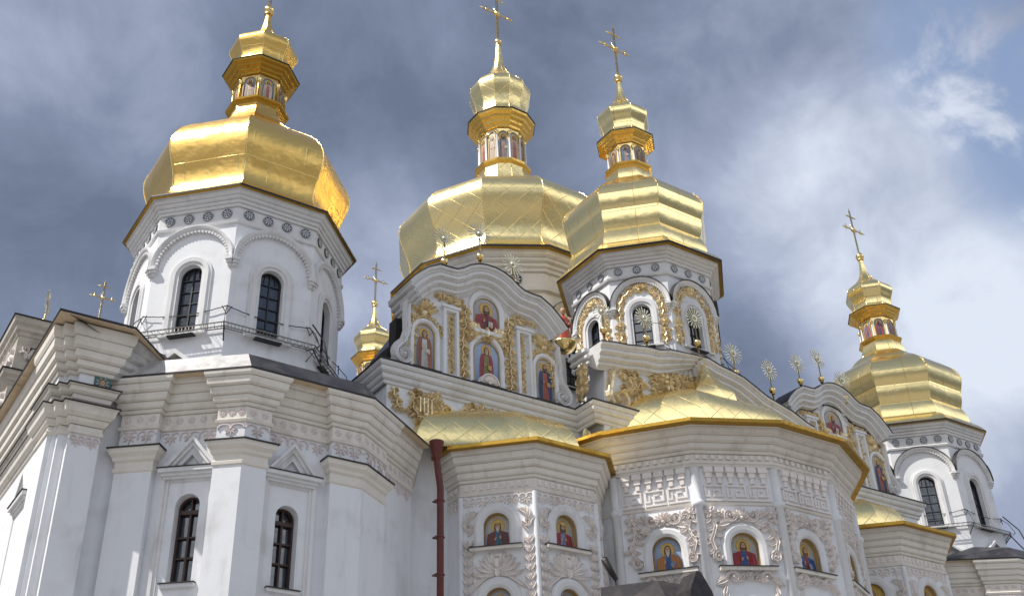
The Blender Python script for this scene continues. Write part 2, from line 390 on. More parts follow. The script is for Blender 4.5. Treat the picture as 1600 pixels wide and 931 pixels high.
# ------------------------------------------------------------------ relief ornament vocabulary
def spiral(cu, cz, r0, r1, a0, turns, n=22):
    return [(cu+(r0+(r1-r0)*(i/n)**.8)*cos(a0+2*pi*turns*i/n), cz+(r0+(r1-r0)*(i/n)**.8)*sin(a0+2*pi*turns*i/n)) for i in range(n+1)]
def leaf(mb, F, b, ang, L, Wd, h, bend=0., d=0.):
    n = 7; p = b; pts = [p]; ws = []
    for i in range(n):
        a = ang+bend*(i/n)**1.3; p = (p[0]+cos(a)*L/n, p[1]+sin(a)*L/n); pts.append(p)
    for i in range(n+1):
        t_ = i/n; ws.append(max(.008, Wd*(sin(pi*min(1, t_*.9+.12))**.8)))
    mb.ribbon(F, pts, ws, h, d)
def acanthus(mb, F, b, ang, L, Wd, h, lobes=3):
    leaf(mb, F, b, ang, L, Wd*.8, h)
    for i in range(lobes):
        t_ = .15+.55*i/lobes; q = (b[0]+cos(ang)*L*t_, b[1]+sin(ang)*L*t_); k = 1-.45*i/lobes
        for sg in (-1, 1): leaf(mb, F, q, ang+sg*.75, L*.52*k, Wd*.62, h*.85, sg*.7)
def scroll(mb, F, c, r, a0, turns, wd, h, eye=True):
    pts = spiral(c[0], c[1], r, r*.18, a0, turns); n = len(pts)
    mb.ribbon(F, pts, [wd*(.55+.45*sin(pi*min(1, i/n+.3))) for i in range(n)], h)
    if eye: mb.dome_knob(F, c[0], c[1], r*.24, h*1.3, n=8)
def shell(mb, F, c, r, a0, a1, n, h):
    for i in range(n):
        a = a0+(a1-a0)*(i+.5)/n
        leaf(mb, F, (c[0]+.14*r*cos(a), c[1]+.14*r*sin(a)), a, r*.9, r*abs(a1-a0)/n*.44, h)
    mb.dome_knob(F, c[0], c[1], r*.22, h*1.3, n=8)
def rosette(mb, F, c, r, h, n=6):
    for i in range(n): leaf(mb, F, (c[0]+.2*r*cos(2*pi*i/n), c[1]+.2*r*sin(2*pi*i/n)), 2*pi*i/n, r*.85, r*.34, h)
    mb.dome_knob(F, c[0], c[1], r*.3, h*1.2, n=8)
def foliage(mb, F, path, half, step, h, rnd, knob=.25):               # dense stem of curling leaves that follows a path
    acc = 0; side = 1; q = path[0]; stem = [q]; half *= 1.2; step *= 1.12
    for p0, p1 in zip(path, path[1:]):
        L = hypot(p1[0]-p0[0], p1[1]-p0[1]); a = atan2(p1[1]-p0[1], p1[0]-p0[0]); x = step-acc
        while x <= L:
            q = (p0[0]+(p1[0]-p0[0])*x/L, p0[1]+(p1[1]-p0[1])*x/L)
            j = rnd.uniform(-.2, .2)
            stem.append((q[0]-sin(a)*half*.14*side, q[1]+cos(a)*half*.14*side))
            if rnd.random() < knob: scroll(mb, F, (q[0]-sin(a)*half*.5*side, q[1]+cos(a)*half*.5*side), half*.42, a-side*1.2, side*1.3, half*.15, h)
            else:
                leaf(mb, F, q, a+side*(.75+j), half*1.2, half*.25, h, side*.9)
                leaf(mb, F, q, a+side*(1.45+j), half*.95, half*.2, h*.9, -side*.7)
            leaf(mb, F, q, a-side*(.9+j), half*.85, half*.2, h*.9, -side*1.0)
            side = -side; x += step
        acc = (acc+L) % step if L < step else L-(x-step)
    if len(stem) > 1: mb.ribbon(F, stem, half*.13, h*.8, groove=False)
def vine(mb, F, u, z0, z1, wd, h):                                     # pairs of pointed leaves one above the other
    z = z0; st = wd*.95
    while z < z1-st*.5:
        for sg in (-1, 1):
            leaf(mb, F, (u, z), pi/2-sg*.75, wd*.95, wd*.26, h, sg*.55); leaf(mb, F, (u, z+st*.35), pi/2-sg*1.5, wd*.62, wd*.18, h*.8, -sg*1.2)
        leaf(mb, F, (u, z), pi/2, st*.85, wd*.15, h); z += st
def palmette_frieze(mb, F, u0, u1, zt, unit, H, h):                    # pendant palmettes joined by loops
    n = max(1, round((u1-u0)/unit)); s_ = (u1-u0)/n
    for i in range(n):
        c = u0+(i+.5)*s_
        for k in (-2, -1, 0, 1, 2): leaf(mb, F, (c, zt-H*.34), -pi/2+k*.55, H*(.62-.09*abs(k)), H*.10, h, k*.35)
        mb.dome_knob(F, c, zt-H*.36, H*.13, h*1.2, n=7)
        for sg in (-1, 1):
            pts = [(c+sg*s_*.5*(1-cos(pi*t_/8))/2, zt-H*.36+H*.27*sin(pi*min(1, t_/8*1.0))) for t_ in range(9)]
            mb.ribbon(F, pts, H*.055, h, groove=False)
        if i: leaf(mb, F, (u0+i*s_, zt-.38*H), -pi/2, H*.32, H*.1, h)
def strip2(mb, F, pts, hw, d): mb.sweep2(F, pts, [(hw, 0), (hw, d), (-hw, d), (-hw, 0)])
def icon_panel(mb, F, uc, z0, hw, zs, style, full=False, d=0.):
    """a painted saint: arch-headed flat panel, halo, robes, face, beard, hands"""
    rnd = random.Random(style['seed'])
    A = arch(uc, hw, z0, zs, 16); top = zs+hw; H = top-z0
    bgT, bgB = style['bg']
    k = 9                                                             # background in horizontal bands
    mb.flat(F, A[::-1], d, bgB)
    for i in range(1, k):
        za = z0+H*i/k; f = i/(k-1); c = tuple(bgB[j]*(1-f)+bgT[j]*f for j in range(3))
        pts = [p for p in A if p[1] >= za]
        if len(pts) > 2:
            xw = hw if za <= zs else hw*sqrt(max(0, 1-((za-zs)/hw)**2))
            mb.flat(F, ([(uc-xw, za)]+pts+[(uc+xw, za)])[::-1], d+.0008*i, c)
    d += .012
    E = lambda u, z, a, b_, n=18: [(u+a*cos(2*pi*i/n), z+b_*sin(2*pi*i/n)) for i in range(n)]
    if full: hr = H*.062; hz_ = z0+H*.80; sh = H*.155; base = z0+H*.05
    else: hr = H*.105; hz_ = z0+H*.66; sh = hw*.86; base = z0
    sx_ = hr/.105
    L = [0]
    def lay(poly, c): L[0] += 1; mb.flat(F, poly[::-1], d+.0015*L[0], c)
    g = lambda c, f: tuple(min(1, x*f) for x in c)
    lay(E(uc, hz_, hr*2.0, hr*2.05, 24), (.45, .22, .04)); lay(E(uc, hz_, hr*1.88, hr*1.93, 24), style.get('halo', (.58, .38, .08)))
    r1, r2 = style['robe']
    ny = hz_-hr*1.25
    if full:
        w0 = H*.17
        lay([(uc-w0*.9, base), (uc-w0*1.0, base+H*.25), (uc-sh, ny-H*.14), (uc-sh*.8, ny-H*.03), (uc-hr*.5, ny), (uc+hr*.5, ny), (uc+sh*.8, ny-H*.03), (uc+sh, ny-H*.14), (uc+w0*1.0, base+H*.25), (uc+w0*.9, base)][::-1], r1)
        lay([(uc-w0*.38, base), (uc-w0*.3, ny-H*.05), (uc+w0*.3, ny-H*.05), (uc+w0*.42, base)][::-1], r2)
        for q in (-.75, -.55, .55, .8): lay([(uc+q*w0-.012*H, base), (uc+q*w0*.8, ny-H*.1), (uc+q*w0+.012*H, base)][::-1], g(r1, .55 if q < 0 else 1.5))
        for q in (-.2, .05, .25): lay([(uc+q*w0-.008*H, base), (uc+q*w0*.7, ny-H*.08), (uc+q*w0+.010*H, base)][::-1], g(r2, .6))
    else:
        zs_ = ny-hr*.55
        body = [(uc-sh, base), (uc-sh*1.02, base+(zs_-base)*.5), (uc-sh*.93, zs_-hr*.35), (uc-sh*.62, zs_+hr*.05), (uc-hr*.62, ny), (uc+hr*.62, ny), (uc+sh*.62, zs_+hr*.05), (uc+sh*.93, zs_-hr*.35), (uc+sh*1.02, base+(zs_-base)*.5), (uc+sh, base)]
        lay(body[::-1], r1)
        sg = style.get('side', 1)
        lay([(uc-sg*sh*.34, base), (uc-sg*sh*.22, zs_-hr*.6), (uc-sg*hr*.5, ny), (uc+sg*hr*.6, ny), (uc+sg*sh*.22, zs_-hr), (uc+sg*sh*.30, base)][::-1 if sg > 0 else 1], r2)
        for q in (-.8, -.6, -.42, .45, .62, .82):
            lay([(uc+q*sh-.02*H, base), (uc+q*sh*.86-.004*H, zs_-hr*.4), (uc+q*sh*.88+.006*H, zs_-hr*.4), (uc+q*sh+.012*H, base)][::-1], g(r1, .5 if rnd.random() < .6 else 1.55))
        for q in (-.14, .02, .16): lay([(uc+q*sh-.014*H, base), (uc+q*sh*.5, ny-hr*.3), (uc+q*sh+.010*H, base)][::-1], g(r2, .55 if rnd.random() < .6 else 1.5))
    skin = (.50, .29, .17); hair = style.get('hair', (.06, .035, .02))
    lay([(uc-hr*.3, ny-hr*.25), (uc-hr*.28, ny+hr*.5), (uc+hr*.28, ny+hr*.5), (uc+hr*.3, ny-hr*.25)][::-1], g(skin, .75))
    lay(E(uc, hz_+hr*.1, hr*.88, hr*1.12), hair)
    if style.get('long', True):
        for sg in (-1, 1): lay(E(uc+sg*hr*.72, hz_-hr*.55, hr*.28, hr*.8), hair)
    lay(E(uc+hr*.03, hz_-hr*.08, hr*.63, hr*.98), skin); lay(E(uc+hr*.2, hz_-hr*.05, hr*.36, hr*.7), g(skin, 1.25))
    if style.get('beard', True):
        bl = style.get('blen', .7)
        lay([(uc-hr*.55, hz_-hr*.35), (uc-hr*.5, hz_-hr*.9), (uc-hr*.1, hz_-hr*(1.0+bl)), (uc+hr*.14, hz_-hr*(1.0+bl)), (uc+hr*.54, hz_-hr*.9), (uc+hr*.57, hz_-hr*.35), (uc+hr*.3, hz_-hr*.52), (uc-hr*.26, hz_-hr*.52)][::-1], g(style.get('bcol', hair), 1.3))
    for sg in (-1, 1):
        lay(E(uc+.04*hr+sg*hr*.27, hz_+hr*.12, hr*.15, hr*.075, 10), (.03, .02, .015)); lay(E(uc+.04*hr+sg*hr*.27, hz_+hr*.3, hr*.2, hr*.05, 10), g(hair, .8))
    lay([(uc, hz_+hr*.15), (uc-.07*hr, hz_-hr*.28), (uc+.14*hr, hz_-hr*.28), (uc+.08*hr, hz_+.15*hr)], g(skin, .62)); lay(E(uc+.04*hr, hz_-hr*.5, hr*.2, hr*.055, 10), (.30, .09, .06))
    if style.get('crown'):
        c = style['crown']
        lay([(uc-hr*.75, hz_+hr*.55), (uc-hr*.85, hz_+hr*1.25), (uc-hr*.4, hz_+hr*1.5), (uc, hz_+hr*1.75), (uc+hr*.4, hz_+hr*1.5), (uc+hr*.85, hz_+hr*1.25), (uc+hr*.75, hz_+hr*.55)], c)
        lay([(uc-hr*.76, hz_+hr*.55), (uc-hr*.78, hz_+hr*.78), (uc+hr*.78, hz_+hr*.78), (uc+hr*.76, hz_+hr*.55)], g(c, .5))
    hd = style.get('hands', 'book')
    hz2 = ny-(ny-z0)*(.42 if full else .55)
    def hand(u, z, a, k=1.):
        lay(E(u, z, hr*.26*k, hr*.33*k, 12), skin)
        for q in range(4): lay([(u+cos(a)*hr*.2*k+(q-1.5)*hr*.13*sin(a), z+sin(a)*hr*.2*k-(q-1.5)*hr*.13*cos(a)-.02*hr), (u+cos(a)*hr*.75*k+(q-1.5)*hr*.12*sin(a), z+sin(a)*hr*.75*k-(q-1.5)*hr*.12*cos(a)), (u+cos(a)*hr*.7*k+(q-1)*hr*.12*sin(a), z+sin(a)*hr*.7*k-(q-1)*hr*.12*cos(a)), (u+cos(a)*hr*.2*k+(q-.8)*hr*.13*sin(a), z+sin(a)*hr*.2*k-(q-.8)*hr*.13*cos(a))], g(skin, 1.15))
    if hd == 'book':
        bu = uc+(hr*1.1 if not full else hr*1.1)
        lay([(bu-hr*.7, hz2-hr*.9), (bu-hr*.55, hz2+hr*.75), (bu+hr*.7, hz2+hr*.6), (bu+hr*.6, hz2-hr*1.0)], style.get('book', (.62, .58, .48))); lay([(bu-hr*.05, hz2-hr*.9), (bu+.02, hz2+hr*.66), (bu+hr*.1, hz2+hr*.66), (bu+hr*.05, hz2-hr*.9)], (.3, .22, .12))
        hand(uc-hr*.8, hz2+hr*.5, 1.5); hand(bu+hr*.1, hz2-hr*.9, 2.2)
    elif hd == 'orb':
        lay(E(uc+hr*1.3, hz2-hr*.2, hr*.8, hr*.8), (.16, .22, .34)); hand(uc-hr*.9, hz2+hr*.5, 1.6)
        hand(uc+hr*1.2, hz2-hr*.9, 1.9)
    else: hand(uc-hr*.7, hz2+hr*.2, 1.1); hand(uc+hr*.8, hz2+hr*.45, 1.9)
    strip = .02*H
    mb.sweep2(F, A, [(0, -.01), (0, .035+d), (-strip, .035+d), (-strip, d)])

def shifted(F, d):
    g = Fr((F.o[0]+F.n[0]*d, F.o[1]+F.n[1]*d), (F.o[0]+F.n[0]*d+F.d[0]*F.L, F.o[1]+F.n[1]*d+F.d[1]*F.L)); return g
def xy(F, u, d=0.): return F.pt(u, 0, d)[:2]
def offset_path(path, d):
    n = len(path); out = []
    for i in range(n):
        ns = []
        for q0, q1 in ((path[i-1] if i else None, path[i]), (path[i], path[i+1] if i < n-1 else None)):
            if q0 is None or q1 is None: continue
            L = hypot(q1[0]-q0[0], q1[1]-q0[1]); ns.append(((q1[1]-q0[1])/L, -(q1[0]-q0[0])/L))
        if len(ns) == 1: nx, ny = ns[0]
        else:
            k = 1+ns[0][0]*ns[1][0]+ns[0][1]*ns[1][1]; nx, ny = (ns[0][0]+ns[1][0])/k, (ns[0][1]+ns[1][1])/k
        out.append((path[i][0]+nx*d, path[i][1]+ny*d))
    return out
def ring(c, R, n, ph): return [(c[0]+R*cos(ph+2*pi*k/n), c[1]+R*sin(ph+2*pi*k/n)) for k in range(n)]

# ------------------------------------------------------------------ ground
g = MB(); g.add([(-1500, -1500, 0), (1500, -1500, 0), (1500, 1500, 0), (-1500, 1500, 0)], [(0, 1, 2, 3)])
o = g.build('ground', M_GROUND); o['kind'] = 'structure'

# ------------------------------------------------------------------ crosses
def cross(c, z0, k, label, rays=True):
    """ornate three-bar gold cross on a pole, facing east; z0 = top of the ball it stands on"""
    t = thing('gold_cross', (c[0], c[1], z0), label, 'cross', 'crosses on the gilded domes')
    F = Fr((-1, 0), (1, 0)); q = lambda u, z, d=0: F.pt(u*k, z*k, d*k)
    mb = MB()
    H = 3.45; zc = 1.75
    for u in (-.05, .05): mb.tube([q(u, 0), q(u, H-.25)], .026*k)
    z = .2
    while z < H-.3: mb.tube([q(-.05, z), q(.05, z+.1)], .014*k, 4); z += .17
    mb.tube([q(0, H-.28), q(0, H)], [.035*k, .012*k])
    mb.build('cross_pole', M_GOLD, t, local=True)
    def bar(hw, z, name, ends):
        b = MB()
        for dz in (-.04, .04): b.tube([q(-hw, z+dz), q(hw, z+dz)], .024*k)
        for sg in (-1, 1):
            b.tube([q(sg*hw, z), q(sg*(hw+.2), z)], [.035*k, .008*k])
            if ends:
                b.tube([q(sg*(hw-.22), z-.22), q(sg*(hw-.22), z+.24)], [.008*k, .03*k, ][:2])
                b.sphere(q(sg*(hw-.22), z), .085*k, 8, 6)
            b.sphere(q(sg*hw, z), .045*k, 8, 6)
        b.build(name, M_GOLD, t, local=True)
    bar(.88, zc, 'cross_bar', True); bar(.34, zc+1.0, 'cross_bar', False)
    m = MB(); m.sphere(q(0, zc), .15*k, 10, 8)
    if rays:
        for i in range(16):
            a = 2*pi*(i+.5)/16; L = .42 if i % 2 else .3
            m.tube([q(.1*cos(a), zc+.1*sin(a)), q(L*cos(a), zc+L*sin(a))], [.016*k, .005*k], 4)
    m.build('ray_boss', M_GOLD, t, local=True)
    return t

# ------------------------------------------------------------------ domed towers
DOME = [(4.25, 0), (3.95, .26), (3.62, .66), (3.42, 1.12), (3.34, 1.6), (3.39, 2.05), (3.53, 2.6), (3.68, 3.08), (3.73, 3.42), (3.64, 3.8), (3.34, 4.2), (2.8, 4.64), (2.15, 5.08), (1.6, 5.52), (1.28, 5.95), (1.14, 6.4), (1.1, 6.75)]
DOME_M = [(r/1.635, z/1.385) for z, r in ((0, 6.95), (.3, 6.45), (.8, 6.02), (1.3, 5.84), (1.9, 5.88), (2.6, 6.1), (3.3, 6.38), (3.9, 6.55), (4.4, 6.52), (4.9, 6.27), (5.4, 5.8), (5.9, 5.1), (6.35, 4.2), (6.75, 3.2), (7.1, 2.4), (7.6, 1.95), (8.3, 1.75), (9.0, 1.66), (9.5, 1.62))]
DOME_L = [(4.25, 0), (3.85, .22), (3.58, .55), (3.47, .95), (3.52, 1.4), (3.68, 1.9), (3.83, 2.4), (3.86, 2.85), (3.74, 3.3), (3.44, 3.8), (2.95, 4.3), (2.35, 4.8), (1.78, 5.3), (1.38, 5.8), (1.16, 6.35), (1.1, 6.75)]
CUP = [(1.52, 0), (1.3, .12), (1.17, .42), (1.2, .85), (1.36, 1.25), (1.43, 1.55), (1.34, 1.84), (1.0, 2.2), (.66, 2.5), (.42, 2.88), (.27, 3.3), (.18, 3.85), (.11, 4.5)]
def smooth_prof(P, sub=3):
    out = []
    for i in range(len(P)-1):
        p0, p1, p2, p3 = P[max(0, i-1)], P[i], P[i+1], P[min(len(P)-1, i+2)]
        for k in range(sub):
            t_ = k/sub
            out.append(tuple(.5*(2*p1[j]+(p2[j]-p0[j])*t_+(2*p0[j]-5*p1[j]+4*p2[j]-p3[j])*t_*t_+(3*p1[j]-p0[j]-3*p2[j]+p3[j])*t_**3) for j in (0, 1)))
    return out+[P[-1]]
SAINTS = [dict(seed=i, bg=((.26, .30, .38), (.16, .18, .24)), robe=r, hands=h, halo=(.72, .5, .15), beard=b_) for i, (r, h, b_) in enumerate([
    (((.30, .06, .05), (.12, .10, .20)), 'x', True), (((.62, .50, .42), (.50, .20, .18)), 'x', False), (((.06, .10, .26), (.32, .10, .08)), 'book', True),
    (((.22, .10, .06), (.40, .30, .16)), 'x', True), (((.40, .12, .12), (.10, .16, .30)), 'x', False), (((.12, .20, .30), (.45, .30, .28)), 'book', True)])]
NAVY, PALE = (.012, .018, .045), (.72, .74, .76)
def roundel_mesh(F, uc, z, r):
    mb = MB(); C_ = lambda a, q: (uc+q*cos(a), z+q*sin(a)); n = 20
    mb.prism(F, [C_(2*pi*i/n, r) for i in range(n)], 0, .04, NAVY)
    mb.sweep2(F, [C_(-2*pi*i/n, r) for i in range(n)], [(-.0, .0), (.0, .055), (-.03, .055), (-.03, .04)], True)
    for i in range(8):
        a = 2*pi*i/8; p = [C_(a, r*.14), C_(a-.24, r*.55), C_(a, r*.9), C_(a+.24, r*.55)]
        mb.flat(F, p, .046, PALE)
    mb.flat(F, [C_(2*pi*i/8, r*.17) for i in range(8)], .048, (.30, .33, .42))
    for i in range(len(mb.col)):
        if mb.col[i] is None: mb.col[i] = (.28, .30, .34)
    return mb
def creased(P, cuts, bulge):
    out = []
    for a, b_ in zip(cuts, cuts[1:]):
        (r0, z0), (r1, z1) = P[a], P[b_]; L = hypot(r1-r0, z1-z0); nr, nz = (z1-z0)/L, -(r1-r0)/L; seg = []
        for i in range(7):
            f = i/6; k = bulge*L*(1-(2*f-1)**2); seg.append((r0+(r1-r0)*f+nr*k, z0+(z1-z0)*f+nz*k))
        out.append(seg)
    return out
def domed_tower(label, c, zb, ze, n, ph, Rw, Re, win, arc, nround, domemat, cz=1., dk=1., lant=(6.75, 2.1, 1.), ck=(1., 1.), gilt=False, wide=1., blackarch=True, cup=None, drum=True, oldedge=False, dome=True, coff=None, shape=None, lmat=None):
    t = thing('domed_tower', (c[0], c[1], zb), label, 'tower', 'gold-domed towers')
    E = ze-zb; ap = Rw*cos(pi/n); cupmat = cup or domemat
    step = 2*pi/n
    B0 = Fr((-ap*math.tan(pi/n), -ap), (ap*math.tan(pi/n), -ap))           # the face that looks east
    poly = ring((0, 0), Rw, n, ph)
    hwF = B0.L/2
    faceang = [(-pi/2+step*k)+pi/2 for k in range(n)]
    if drum:
        dm = MB()
        for k in range(n):
            a = ph+step*k; P0 = (Rw*cos(a), Rw*sin(a)); P1 = (Rw*cos(a+step), Rw*sin(a+step))
            f = Fr(P0, P1)
            wall_panel(dm, f, -hwF, hwF, 0, E-.1, [(0, win[0], E+win[1], E+win[2])], .3)
        dobj = dm.build('drum_wall', M_WALL, t, local=True)
        # windows
        uw, zb_, zs_ = win; zb2, zs2 = E+zb_, E+zs_
        s = MB(); w_ = wide
        s.sweep2(B0, arch(0, uw, zb2, zs2, 18), [(0, 0), (0, .05), (.1*w_, .06), (.12*w_, .11), (.27*w_, .12), (.3*w_, .07), (.37*w_, .06), (.38*w_, 0)])
        s.box(B0, -uw-.42, uw+.42, zb2-.09, zb2-.002, -.05, .17)
        wn = s.build('window', M_TRIMW, t, local=True)
        p_ = MB(); A = arch(0, uw+.02, zb2-.02, zs2, 14); p_.flat(B0, A[::-1], -.24); p_.build('pane', M_GLASS, wn, local=True)
        fr = MB(); fr.sweep2(B0, arch(0, uw, zb2+.005, zs2, 14), [(.01, -.23), (.01, -.17), (-.05, -.17), (-.05, -.23)])
        fr.box(B0, -.02, .02, zb2, zs2+uw-.02, -.23, -.185)
        z = zb2+.38
        while z < zs2+.2: fr.box(B0, -uw, uw, z, z+.028, -.235, -.19); z += .46
        for sg in (-1, 1): fr.sweep2(B0, [(sg*.5*uw, zs2), (sg*.42*uw, zs2+uw*.85)], [(-.012, -.235), (-.012, -.19), (.012, -.19), (.012, -.235)])
        fr.box(B0, -uw-.05, uw+.05, zb2-.13, zb2-.09, 0, .24)
        fr.build('glazing_bars', M_BAR, wn, local=True)
        turned(wn, [a for a in faceang[1:]], t)
        # blind arch over each window, on pendant brackets
        ah, az, ar = arc; az = E+az
        am = MB(); A = arch(0, ah, az, az, 24, ar)[1:-1]
        am.sweep2(B0, A, [(-.11, 0), (-.11, .09), (-.05, .12), (0, .17), (.07, .2), (.1, .2), (.1, 0)])
        for i in range(1, 30):
            a = pi-pi*i/30; q = lambda r, aa: (r*ah*cos(aa), az+r*ar*sin(aa))
            am.prism(B0, [q(.89, a-.03), q(.89, a+.03), q(.955, a+.03), q(.955, a-.03)], 0, .13)
        for sg in (-1, 1):
            u = sg*(ah-.01); am.box(B0, u-.13, u+.13, az-.13, az, 0, .22); am.box(B0, u-.1, u+.1, az-.24, az-.13, 0, .17); am.dome_knob(B0, u, az-.28, .1, .14)
        ao = am.build('blind_arch', M_TRIMW, t, local=True)
        if blackarch:
            bm = MB(); bm.sweep2(B0, A, [(.1, 0), (.1, .25), (.125, .25), (.125, 0)]); bm.build('arch_flashing', M_BLACK, ao, local=True)
        if gilt:
            gm = MB(); rnd = random.Random(5); rr = (uw+.38*wide+ah-.12)/2; hf = (ah-.12-uw-.38*wide)/2*1.15
            path = [(rr*cos(pi-pi*i/30), az-.12+(ar-.02)*rr/ah*1.02*sin(pi*i/30)) for i in range(31)]
            path = [(-rr, az-.75)]+path+[(rr, az-.75)]
            foliage(gm, B0, path, hf*1.15, .17, .10, rnd, .3)
            shell(gm, B0, (0, az+(ar*.62)), .42, .2, pi-.2, 7, .13)
            for sg in (-1, 1):
                rosette(gm, B0, (sg*(rr+.02), az-.95), .26, .12)
                foliage(gm, B0, [(sg*(rr+.02), az-2.1), (sg*(rr+.02), az-1.3)], .24, .13, .1, rnd, .4)
            gm.build('gilded_relief', M_GILT, ao, local=True)
        turned(ao, faceang[1:], t)
    # cornice with roundels
    ov = Re*cos(pi/n)-ap; ko = ov/.62 if coff is None else coff; Z = lambda z: E+z*cz
    prof = [(0, -1.36), (.09, -1.32), (.12, -1.23), (.03, -1.17), (.03, -.66), (.11, -.64), (.13, -.54), (.2, -.5), (.2, -.4), (.3, -.35), (.32, -.27), (.42, -.2), (.44, -.1), (.52, -.05)]
    cm = MB(); cm.plan(poly, grooved([(o_*ko, Z(z)) for o_, z in prof])+[(.0, Z(-.02))])
    co = cm.build('cornice', M_TRIMW, t, local=True)
    em = MB(); em.plan(poly, [(.625*ko, Z(-.05)), (.63*ko, Z(0.)), (.625*ko, Z(.035)), (.3*ko, Z(.05))]); em.build('eave_flashing', M_BLACK, co, local=True)
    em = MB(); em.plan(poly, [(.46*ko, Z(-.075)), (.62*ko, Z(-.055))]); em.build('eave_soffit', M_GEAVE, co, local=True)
    Bc = Fr((B0.o[0], B0.o[1]-.03*ko), (-B0.o[0], B0.o[1]-.03*ko))
    for i in range(nround):
        u = (i-(nround-1)/2)*(hwF*2/(nround+.1))
        r_ = roundel_mesh(Bc, u, Z(-.90), .19*min(cz, 1.5)*(1 if nround > 1 else 1.25)).build('roundel', M_PAINT, co, local=True)
        for k in (-2, -1, 1):
            q = copy_tree(r_, co); q.rotation_euler.z = step*k
    # dome
    sr = Re*1.0/4.25
    P = smooth_prof([(r*sr if r > 1.7 or n == 12 else r*sr*(1-(1.7-r)/.6)+r*lant[2]*((1.7-r)/.6), E+.04+z*dk) for r, z in (shape or (DOME_M if n == 12 else DOME))])
    d_ = MB()
    if domemat is M_GREC:
        base = [(r*sr if r > 1.7 else r*sr*(1-(1.7-r)/.6)+r*lant[2]*((1.7-r)/.6), E+.04+z*dk) for r, z in DOME]
        for sg_ in creased(base, [0, 2, 4, 6, 8, 10, 12, 14, 16], .055): d_.lathe((0, 0), sg_, n, ph, True)
    else: d_.lathe((0, 0), P, n, ph, True)
    do = d_.build('dome', domemat, t, local=True)
    # ridge rolls
    rm = MB()
    for k in range(n):
        a = ph+step*k; rm.tube([(r*1.001*cos(a), r*1.001*sin(a), z) for r, z in P[1:-1:2]], .022, 5)
    rm.build('ridge_roll', M_GOLD, do, local=True)
    # lantern
    z0, hl, kr = lant; z0 = E+z0*dk if dk == 1. else E+z0; ph2 = ph
    lb = MB(); lb.lathe((0, 0), [(1.12*kr, z0-.25), (1.0*kr, z0+.2*hl*.5), (1.0*kr, z0+hl*.85)], n, ph2, True)
    lo = lb.build('lantern', M_GOLD, t, local=True)
    lc = MB()
    lp = ring((0, 0), 1.0*kr, n, ph2); kz = hl/2.1; lower = [(.02, z0-.12*kz), (.1, z0-.1*kz), (.14, z0-.02*kz), (.25, z0+.05*kz), (.27, z0+.13*kz), (.0, z0+.17*kz)]
    lc.plan(lp, [(o_*kr, z) for o_, z in lower]); lc.build('lantern_cornice', lmat or M_GCORN, lo, local=True)
    zu = z0+hl*.72; uc_ = MB()
    uc_.plan(lp, [(o_*kr, zu+z*hl/2.1) for o_, z in [(.01, 0), (.07, .02), (.09, .1), (.2, .16), (.22, .24), (.34, .3), (.37, .38), (.5, .44), (.53, .54), (.2, .6)]]); uc_.build('lantern_cornice', lmat or M_GCORN, lo, local=True)
    ub = MB(); ub.plan(lp, [(.50*kr, zu+.53*hl/2.1), (.55*kr, zu+.53*hl/2.1), (.555*kr, zu+.575*hl/2.1), (.2*kr, zu+.62*hl/2.1)]); ub.build('lantern_eave', M_BLACK if not oldedge else M_GEAVE, lo, local=True)
    f0 = Fr((-kr*sin(pi/n), -kr*cos(pi/n)), (kr*sin(pi/n), -kr*cos(pi/n)))
    hp = f0.L*.36; pz0 = z0+.19*hl/2.1+.02; pz1 = zu-.06*hl
    ic = MB()
    for k in range(n):
        st = SAINTS[(k*2+n+int(c[0])) % 6]; m2 = MB(); icon_panel(m2, f0, 0, pz0, hp, pz1-hp, st, True, .012)
        for i in range(len(m2.col)):
            if m2.col[i] is None: m2.col[i] = (.62, .44, .14)
        po = m2.build('painted_panel', M_PAINT, lo, local=True); po.rotation_euler.z = faceang[k]
    clm = MB()
    a = -pi/2-step/2; cx_, cy_ = 1.05*kr*cos(a), 1.05*kr*sin(a)
    clm.lathe((cx_, cy_), [(.085*kr, pz0-.04), (.085*kr, pz0+.05), (.05*kr, pz0+.08), (.045*kr, pz1-hp-.06)], 8)
    cl0 = clm.build('lantern_column', M_GCORN if lmat else M_TRIMW, lo, local=True)
    cpm = MB(); cpm.lathe((cx_, cy_), [(.05*kr, pz1-hp-.07), (.09*kr, pz1-hp-.02), (.07*kr, pz1-hp+.03), (.11*kr, pz1-hp+.09), (.11*kr, pz1-hp+.12), (.01, pz1-hp+.13)], 8); cpm.build('capital', M_GOLD, cl0, local=True) if False else None
    for k in range(1, n): q = copy_tree(cl0, lo); q.rotation_euler.z = step*k
    cap0 = cpm.build('column_capital', M_GOLD, lo, local=True)
    for k in range(1, n): q = copy_tree(cap0, lo); q.rotation_euler.z = step*k
    # cupola and spire
    zc = zu+.6*hl/2.1
    cu = MB(); P = smooth_prof([(r*kr*ck[0] if r > .4 else max(.11, r*kr*ck[0]), zc+z*ck[1]) for r, z in CUP]); cu.lathe((0, 0), P, n, ph2, True)
    cuo = cu.build('cupola', cupmat, t, local=True)
    rm = MB()
    for k in range(n):
        a = ph2+step*k; rm.tube([(r*cos(a), r*sin(a), z) for r, z in P[1:-6:2]], .015, 5)
    rm.build('ridge_roll', M_GOLD, cuo, local=True)
    br = .25*max(1, kr*.75)
    bl = MB(); zt = P[-1][1]; bl.sphere((0, 0, zt+br*.8), br); bl.lathe((0, 0), [(br*.75, zt-.05), (br*.75, zt+.03), (.1, zt+.06)], 12); bl.lathe((0, 0), [(br*.5, zt+br*1.7), (br*.4, zt+br*1.95), (.05, zt+br*2.05)], 12); bl.build('spire_ball', M_GOLD, cuo, local=True)
    return t, zb+zt+br*1.95

